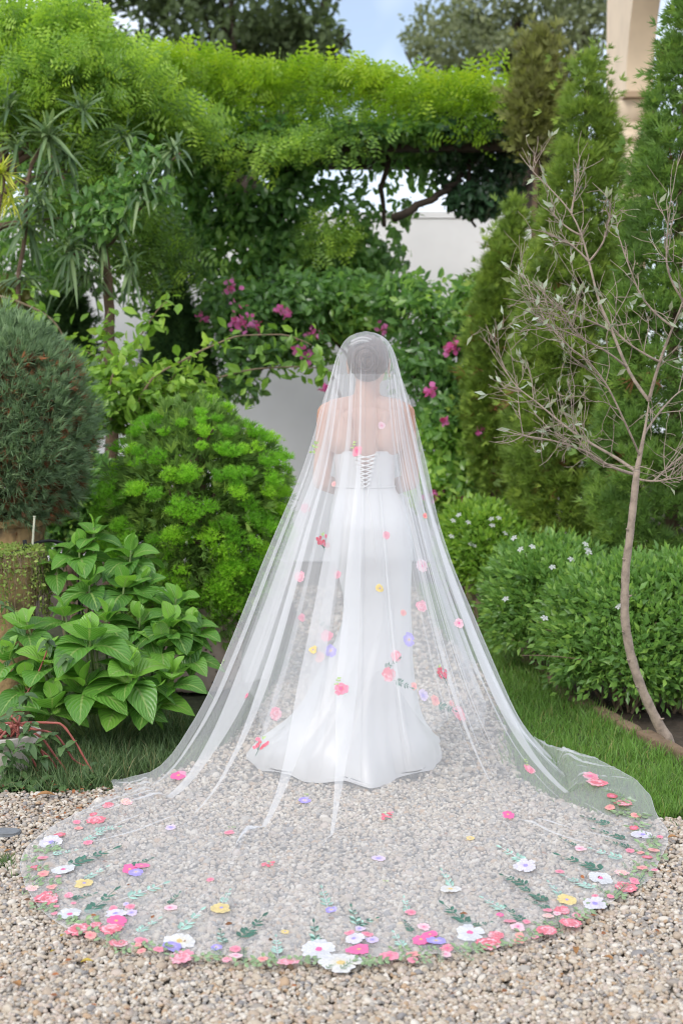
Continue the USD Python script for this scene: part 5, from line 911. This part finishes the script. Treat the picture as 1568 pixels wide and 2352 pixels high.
# ------------------------------------------------------------------ the young olive tree
def olive():
    d0 = 6.15; b = G(1536, 1706); d0 = b[1]; t = thing('young_tree', 'young leaning tree with bare grey twigs and few silvery leaves', 'tree', b); r = rng(1300)
    tr = [(1536, 1706), (1500, 1640), (1465, 1560), (1443, 1480), (1434, 1400), (1436, 1320), (1446, 1230), (1456, 1140), (1462, 1080)]
    tp = smooth_path([np.r_[P(x, y, d0-.02*i)] for i, (x, y) in enumerate(tr)], 40); tp[0][2] = -.02
    rad = np.interp(np.linspace(0, 1, 40), [0, .1, 1], [.031, .022, .0145])*(1+.06*np.sin(np.arange(40)*2.1)); obj(t, 'trunk', tube(tp, rad, 10), 'olive_bark', smooth=True)
    for k in (4, 9, 13, 17, 22, 27, 31): obj(t, 'bud', tube([tp[k]+[.8*rad[k]*(-1)**k, -.8*rad[k], 0], tp[k]+[1.3*rad[k]*(-1)**k, -1.2*rad[k], .006]], [.005, .003], 6), 'olive_bark', smooth=True)
    mains = [[(1462, 1080, 0), (1478, 1000, .0), (1490, 920, .02)], [(1490, 920, .02), (1440, 845, .05), (1405, 760, .1), (1375, 690, .12), (1352, 600, .15), (1335, 540, .18), (1312, 490, .2), (1270, 440, .22), (1230, 400, .24), (1192, 352, .25)],
             [(1490, 920, .02), (1515, 830, -.05), (1545, 750, -.1), (1568, 690, -.15), (1590, 600, -.2)], [(1462, 1085, 0), (1420, 1055, .1), (1360, 1020, .15), (1300, 980, .2), (1240, 930, .25), (1180, 880, .28), (1150, 830, .3)],
             [(1462, 1090, 0), (1400, 1070, -.1), (1340, 1035, -.15), (1260, 1010, -.2), (1200, 1000, -.22), (1145, 985, -.25)], [(1465, 1100, 0), (1500, 1105, -.05), (1540, 1100, -.1), (1590, 1090, -.15)],
             [(1470, 1050, 0), (1430, 960, -.1), (1390, 880, -.15), (1350, 830, -.2), (1300, 790, -.24), (1240, 720, -.28)], [(1405, 760, .1), (1350, 735, .05), (1300, 715, 0), (1255, 690, -.05)], [(1440, 845, .05), (1380, 800, -.05), (1320, 770, -.1), (1240, 740, -.14)],
             [(1545, 750, -.1), (1480, 690, -.1), (1440, 600, -.12), (1420, 540, -.12)], [(1312, 490, .2), (1322, 430, .2), (1330, 400, .2)], [(1335, 540, .18), (1300, 520, .18), (1262, 480, .2)], [(1352, 600, .15), (1390, 540, .1), (1402, 470, .05)], [(1352, 600, .15), (1310, 560, .15), (1280, 545, .2)],
             [(1515, 830, -.05), (1460, 800, -.1), (1400, 745, -.1), (1372, 700, -.12)], [(1568, 690, -.15), (1530, 590, -.2), (1540, 480, -.2)], [(1500, 1105, -.05), (1550, 1060, .1), (1590, 1020, .1)], [(1478, 1000, 0), (1520, 940, .1), (1560, 900, .15), (1600, 880, .2)]]
    tw, lv = [], []; main_paths = []
    for k, mpts in enumerate(mains):
        p = smooth_path([P(x, y, d0+o) for x, y, o in mpts], 26); main_paths.append(p); r0 = .0130 if k == 0 else (.0080 if k < 5 else .0052); obj(t, 'branch', tube(p, np.linspace(r0, .0018, 26), 6), 'olive_bark', smooth=True)
    def grow(p0, dr, ln, rad_, depth):
        n = 7; q = [np.array(p0)]; d = np.array(dr)
        for i in range(n-1): d = unit(d+r.normal(size=3)*.13+[0, 0, .05]); q.append(q[-1]+d*ln/(n-1))
        q = np.array(q); tw.append(tube(q, np.linspace(rad_, .0009, n), 4, False)); dd = unit(q[-1]-q[-2])
        if r.random() < .62:
            for s in range(r.integers(1, 6)): lv.append((q[-1]-dd*ln*.06*s, unit(dd+r.normal(size=3)*.45)))
        if depth > 0:
            for j in range(r.integers(1, 4)): k = r.integers(2, n-1); grow(q[k], unit(dd+r.normal(size=3)*.75), ln*r.uniform(.4, .75), rad_*.7, depth-1)
    for k, p in enumerate(main_paths[1:]):
        for j in range(18 if k in (2, 3, 5) else 9):
            i = r.integers(5, 25); dr = unit(p[min(i+1, 25)]-p[i-1]); grow(p[i], unit(dr+r.normal(size=3)*[.6, .5, .45]+[0, 0, .10]), r.uniform(.10, .30)*(.55 if k in (0, 8, 9, 10, 11, 12) else 1), .0022, 2 if k in (2, 3, 5, 6, 7) else 1)
    for p in main_paths[1:]:
        for s in range(3): lv.append((p[-1-s], unit(p[-1]-p[-3]+r.normal(size=3)*.02)))
    obj(t, 'twigs', join(tw), 'olive_bark', smooth=True, kind='stuff')
    r.shuffle(lv)
    for i, (p, dr) in enumerate(lv[:300]):
        v, tt = scatter(LANCE, np.array([p]), frames(dr[None], r.normal(size=(1, 3))+[0, -.6, .4]), np.array([[.058, .046, .05]])*r.uniform(.75, 1.25), np.array([r.random()])); obj(t, 'leaf', v, 'leaf_olive_tree', tint=tt)
olive()

# ------------------------------------------------------------------ big leaved plant and the trailing plant, lower left
def big_leaf(base, L, N, ln, w, droop, fold):
    n = 8; s = np.linspace(0, 1, n+1); L = unit(L); X = unit(np.cross(L, N)+1e-6); Z = np.cross(X, L)
    c = base+s[:, None]*L*ln+Z*(.06*ln*np.sin(PI*s))[:, None]-np.array([0, 0, 1.0])*(droop*ln*s**2)[:, None]
    ww = w*np.clip(np.sin(PI*np.clip(s, 0, 1)**.82), 0, 1)**.75; ww[0] = .012*ln; ww[-1] = 0; cols = np.array([-1, -.5, 0, .5, 1]); rip = .012*ln*np.sin(s*26)
    v = np.stack([c+X*(ww*k)[:, None]+Z*(abs(k)*ww*fold+abs(k)*rip)[:, None] for k in cols], 1).reshape(-1, 3); f = []
    for i in range(n):
        for j in range(4): a = 5*i+j; f += [[a, a+1, a+6], [a, a+6, a+5]]
    t = np.zeros((len(v), 3)); t[:, 1] = np.tile(np.abs(cols), n+1); t[:, 2] = np.repeat(s, 5); return (v, np.array(f)), t
def hydrangea():
    b = np.array([S(240-784, 6.2), 6.2, 0.0]); t = thing('big_leaved_plant', 'bushy plant with big glossy veined green leaves left of the veil', 'plant', b); r = rng(1400)
    ros = [(182, 1255, 6.5, 64, 8), (215, 1212, 6.55, 50, 7), (300, 1265, 6.5, 62, 8), (205, 1330, 6.35, 64, 9), (285, 1335, 6.35, 62, 9), (322, 1420, 6.2, 66, 9), (405, 1375, 6.3, 66, 8), (392, 1425, 6.15, 66, 8), (205, 1455, 5.9, 84, 9), (62, 1430, 6.05, 58, 8), (430, 1490, 6.1, 58, 7), (300, 1540, 5.85, 84, 8), (395, 1545, 5.95, 66, 8), (110, 1510, 5.9, 72, 7), (195, 1560, 5.8, 84, 8), (60, 1560, 5.85, 70, 7), (270, 1600, 5.85, 82, 7), (350, 1590, 5.9, 74, 7), (120, 1610, 5.75, 74, 6), (245, 1410, 6.15, 62, 7), (150, 1400, 6.25, 56, 7), (370, 1470, 6.1, 62, 7), (330, 1330, 6.4, 52, 6), (130, 1290, 6.5, 50, 6), (440, 1430, 6.2, 56, 6), (20, 1500, 5.95, 64, 6)]
    for k, (x, y, d, lp, n) in enumerate(ros):
        c = P(x, y, d); foot = b+[(c[0]-b[0])*.25, (c[1]-b[1])*.25, -.01]; st = smooth_path([foot, (foot+c)/2+[(c[0]-b[0])*.12, -.02, .02], c], 14); obj(t, 'stem', tube(st, np.linspace(.008, .0045, 14), 6), 'green_stem', smooth=True)
        ph = r.uniform(0, 6.3)
        for i in range(n+3):
            ring = 0 if i < 2 else (1 if i < 5 else 2); a = ph+i*2.4; el = [1.15, .62, .08][ring]+r.normal()*.12; ln = S(lp, d)*1.28*[.62, .95, 1.12][ring]*r.uniform(.85, 1.12); L = np.array([math.cos(a)*math.cos(el), math.sin(a)*math.cos(el), math.sin(el)])
            base = c-[0, 0, .03*ring]+L*[1, 1, 0]*.012; (v, f), tt = big_leaf(base, L, np.array([0, -.25, 1])+r.normal(size=3)*.15, ln, ln*.36, [.12, .3, .5][ring]*r.uniform(.6, 1.4), .22)
            tt[:, 0] = np.clip([.85, .62, .35][ring]+r.normal()*.17+(.1 if y > 1430 else -.05), 0, 1); obj(t, 'leaf', (v, f), 'leaf_big', smooth=True, tint=tt)
hydrangea()
def trailing():
    d = 5.55; c = np.array([S(-12-784, d), d, 0.0]); zt = P(784, 1682, d)[2]
    t = pot('planter', 'low whitish round pot on the gravel at the left edge', [(0, .004), (.115, .004), (.12, .02), (.138, .10), (.148, zt-.035), (.160, zt-.03), (.162, zt), (.145, zt+.002), (.14, zt-.02), (0, zt-.02)], c, 'white_pot'); obj(t, 'soil_fill', lathe([(0, zt-.015), (.139, zt-.015)], c, 32), 'soil')
    b = c+[0, 0, zt-.015]; t = thing('trailing_plant', 'trailing plant with arching red stems hanging from the whitish pot', 'plant', b); r = rng(1500)
    stems = [[(132, 1661), (172, 1704), (195, 1744), (215, 1776)], [(100, 1679), (130, 1691), (150, 1716), (170, 1746), (200, 1761)], [(90, 1691), (122, 1731), (150, 1769), (165, 1801), (172, 1826)], [(27, 1659), (40, 1684), (67, 1706), (107, 1734), (135, 1774)], [(40, 1704), (60, 1726), (82, 1759), (90, 1791)], [(80, 1700), (94, 1724), (107, 1754), (125, 1799)], [(-10, 1740), (15, 1769), (50, 1775), (62, 1800)], [(10, 1660), (20, 1720), (30, 1760), (36, 1815)], [(60, 1600), (90, 1540), (110, 1490)], [(20, 1640), (30, 1640), (50, 1650)], [(0, 1690), (5, 1760), (18, 1830)]]
    tips = []
    for k, s in enumerate(stems):
        dd = 5.42+.02*k-(.0 if k != 8 else -.25); pts = [b+[.05*math.cos(k), .05*math.sin(k), 0], b+[.08, -.02, .05]]+[P(x, y, dd) for x, y in s]; q = smooth_path(pts, 30); rad = np.linspace(.0060, .0034, 30)*(1+.22*(np.arange(30) % 6 == 0)); q[:, 2] = np.maximum(q[:, 2], .012); obj(t, 'stem', tube(q, rad, 6), 'red_stem', smooth=True); tips.append((q[-1], 1.0))
    cl = [(82, 1712, 5.4), (10, 1705, 5.4), (30, 1745, 5.38), (38, 1775, 5.38), (20, 1842, 5.3), (38, 1820, 5.35), (70, 1815, 5.35), (30, 1627, 5.5), (52, 1647, 5.45), (137, 1836, 5.28), (137, 1796, 5.38), (148, 1510, 5.7), (108, 1470, 5.75), (12, 1388, 5.8), (60, 1600, 5.6), (15, 1790, 5.35), (60, 1690, 5.4), (5, 1660, 5.4), (30, 1800, 5.35), (62, 1712, 5.36), (92, 1745, 5.36), (18, 1765, 5.36), (70, 1664, 5.4), (112, 1694, 5.4), (150, 1722, 5.4), (8, 1730, 5.36), (45, 1725, 5.36), (205, 1790, 5.36), (90, 1805, 5.33), (55, 1840, 5.28), (-5, 1810, 5.3)]
    for p in [q for q, _ in tips]+[P(*q) for q in cl]:
        p = np.array(p); p[2] = max(p[2], .025); n = r.integers(5, 9)
        for i in range(n):
            a = i*2.4+r.normal()*.3; el = r.uniform(-.7, .6); L = np.array([math.cos(a)*math.cos(el), math.sin(a)*math.cos(el), math.sin(el)]); ln = r.uniform(.035, .062); (v, f), tt = big_leaf(p+r.normal(size=3)*.006, L, np.array([0, -.4, 1]), ln, ln*.24, r.uniform(.1, .6), .2); v[:, 2] = np.maximum(v[:, 2], .012); tt[:, 0] = r.random(); obj(t, 'leaf', (v, f), 'leaf_trailing', smooth=True, tint=tt)
trailing()

# ------------------------------------------------------------------ fallen leaves and a flat stone on the gravel
def fallen(px, py, ln_px, ang, mat, label, curl=.5, wide=.28, group=None):
    p = G(px, py, .028); ln = S(ln_px, p[1]); (v, f), tt = big_leaf(np.zeros(3), np.array([math.cos(ang), math.sin(ang), .12]), np.array([0, 0, 1.0]), ln, ln*wide, .12, curl); v = v-v.mean(0)+p; v[:, 2] += .004-min(0, v[:, 2].min()-.022)
    t = thing('fallen_leaf', label, 'leaf', p, group); obj(t, 'blade', (v, f), mat, smooth=True); m = v.reshape(-1, 5, 3)[:, 2]; obj(t, 'midrib', tube(m+[0, 0, .0012], np.linspace(.0016, .0006, len(m)), 5), mat, smooth=True)
fallen(1322, 2184, 46, 1.45, 'dead_leaf', 'upright brown curled dead leaf on the gravel near the front right of the train', .7, .16)
fallen(200, 2211, 30, .2, 'yellow_leaf', 'yellow leaf with curled edge on the gravel in front of the train, at left', .5)
fallen(143, 2152, 14, 1.2, 'yellow_leaf', 'small yellow leaf right beside the left rim of the train')
fallen(122, 2188, 14, .8, 'yellow_leaf', 'small yellow leaf on the gravel between train rim and larger yellow leaf')
fallen(1395, 2203, 28, 2.6, 'dead_leaf', 'small orange brown leaf right of the upright dead leaf')
fallen(1290, 2241, 14, 1.5, 'dead_leaf', 'tiny orange leaf scrap in front of the upright dead leaf', .4, .3)
fallen(1545, 1925, 26, .1, 'dead_leaf', 'brown leaf on gravel just beyond the right rim of the train')
fallen(38, 2262, 34, 2.2, 'dead_leaf', 'rusty leaf lying on the gravel at the lower left')
fallen(105, 1827, 46, .1, 'dead_leaf', 'large brown leaf at the edge of the left grass below the red stems', .3, .3)
fallen(20, 1957, 22, .4, 'dead_leaf', 'rusty leaf beside the left rim of the train near the whitish pot', .4)
def litter():
    r = rng(1700); n = 210; q = np.array([G(r.uniform(-40, 330), r.uniform(1808, 1900)) if k < 120 else G(r.uniform(-60, 1620), r.uniform(1900, 2352)) for k in range(n)]); q[:, 2] = .022+.012*r.random(n)
    m, tt = scatter(OVAL, q, frames(np.c_[r.normal(size=(n, 2)), .12*r.normal(size=n)], np.c_[r.normal(size=(n, 2))*.4, np.ones(n)]), r.uniform(.010, .026, n), r.random(n)); tag(obj(None, 'leaf_litter', m, 'juniper_dead', tint=tt), 'small scraps of dry brown leaf scattered over the gravel', 'leaf litter', None, 'stuff')
litter()
for px, py, rx, ry in ((30, 1998, 46, 24), (250, 1812, 130, 16), (1520, 1905, 40, 14)):
    c = [G(px+rx*math.cos(a), py+ry*math.sin(a))[:2] for a in np.linspace(0, 2*PI, 16)[:-1]]; c_ = np.array(c)
    grass('grass', c, 900, (c_[:, 0].min(), c_[:, 0].max(), c_[:, 1].min(), c_[:, 1].max()), .012, .045, 'grass_blade_dull', {30: 'sparse grass tuft in the gravel at the left rim of the train', 250: 'sparse grass spilling onto the gravel below the left lawn', 1520: 'grass tuft at the right corner of the lawn'}[px], 1710+px, bare=.1)
m = trimesh.creation.icosphere(2); v = np.array(m.vertices); v = np.sign(v)*np.abs(v)**.6*np.array([.055, .035, .010])*(1+.3*(meshkit.noise(v*2, 3)-.5)[:, None])
q = G(8, 1913, .02); tag(obj(None, 'flat_stone', (v+q, m.faces), 'slate', smooth=True), 'flat grey slate stone on the gravel at the left edge', 'stone')
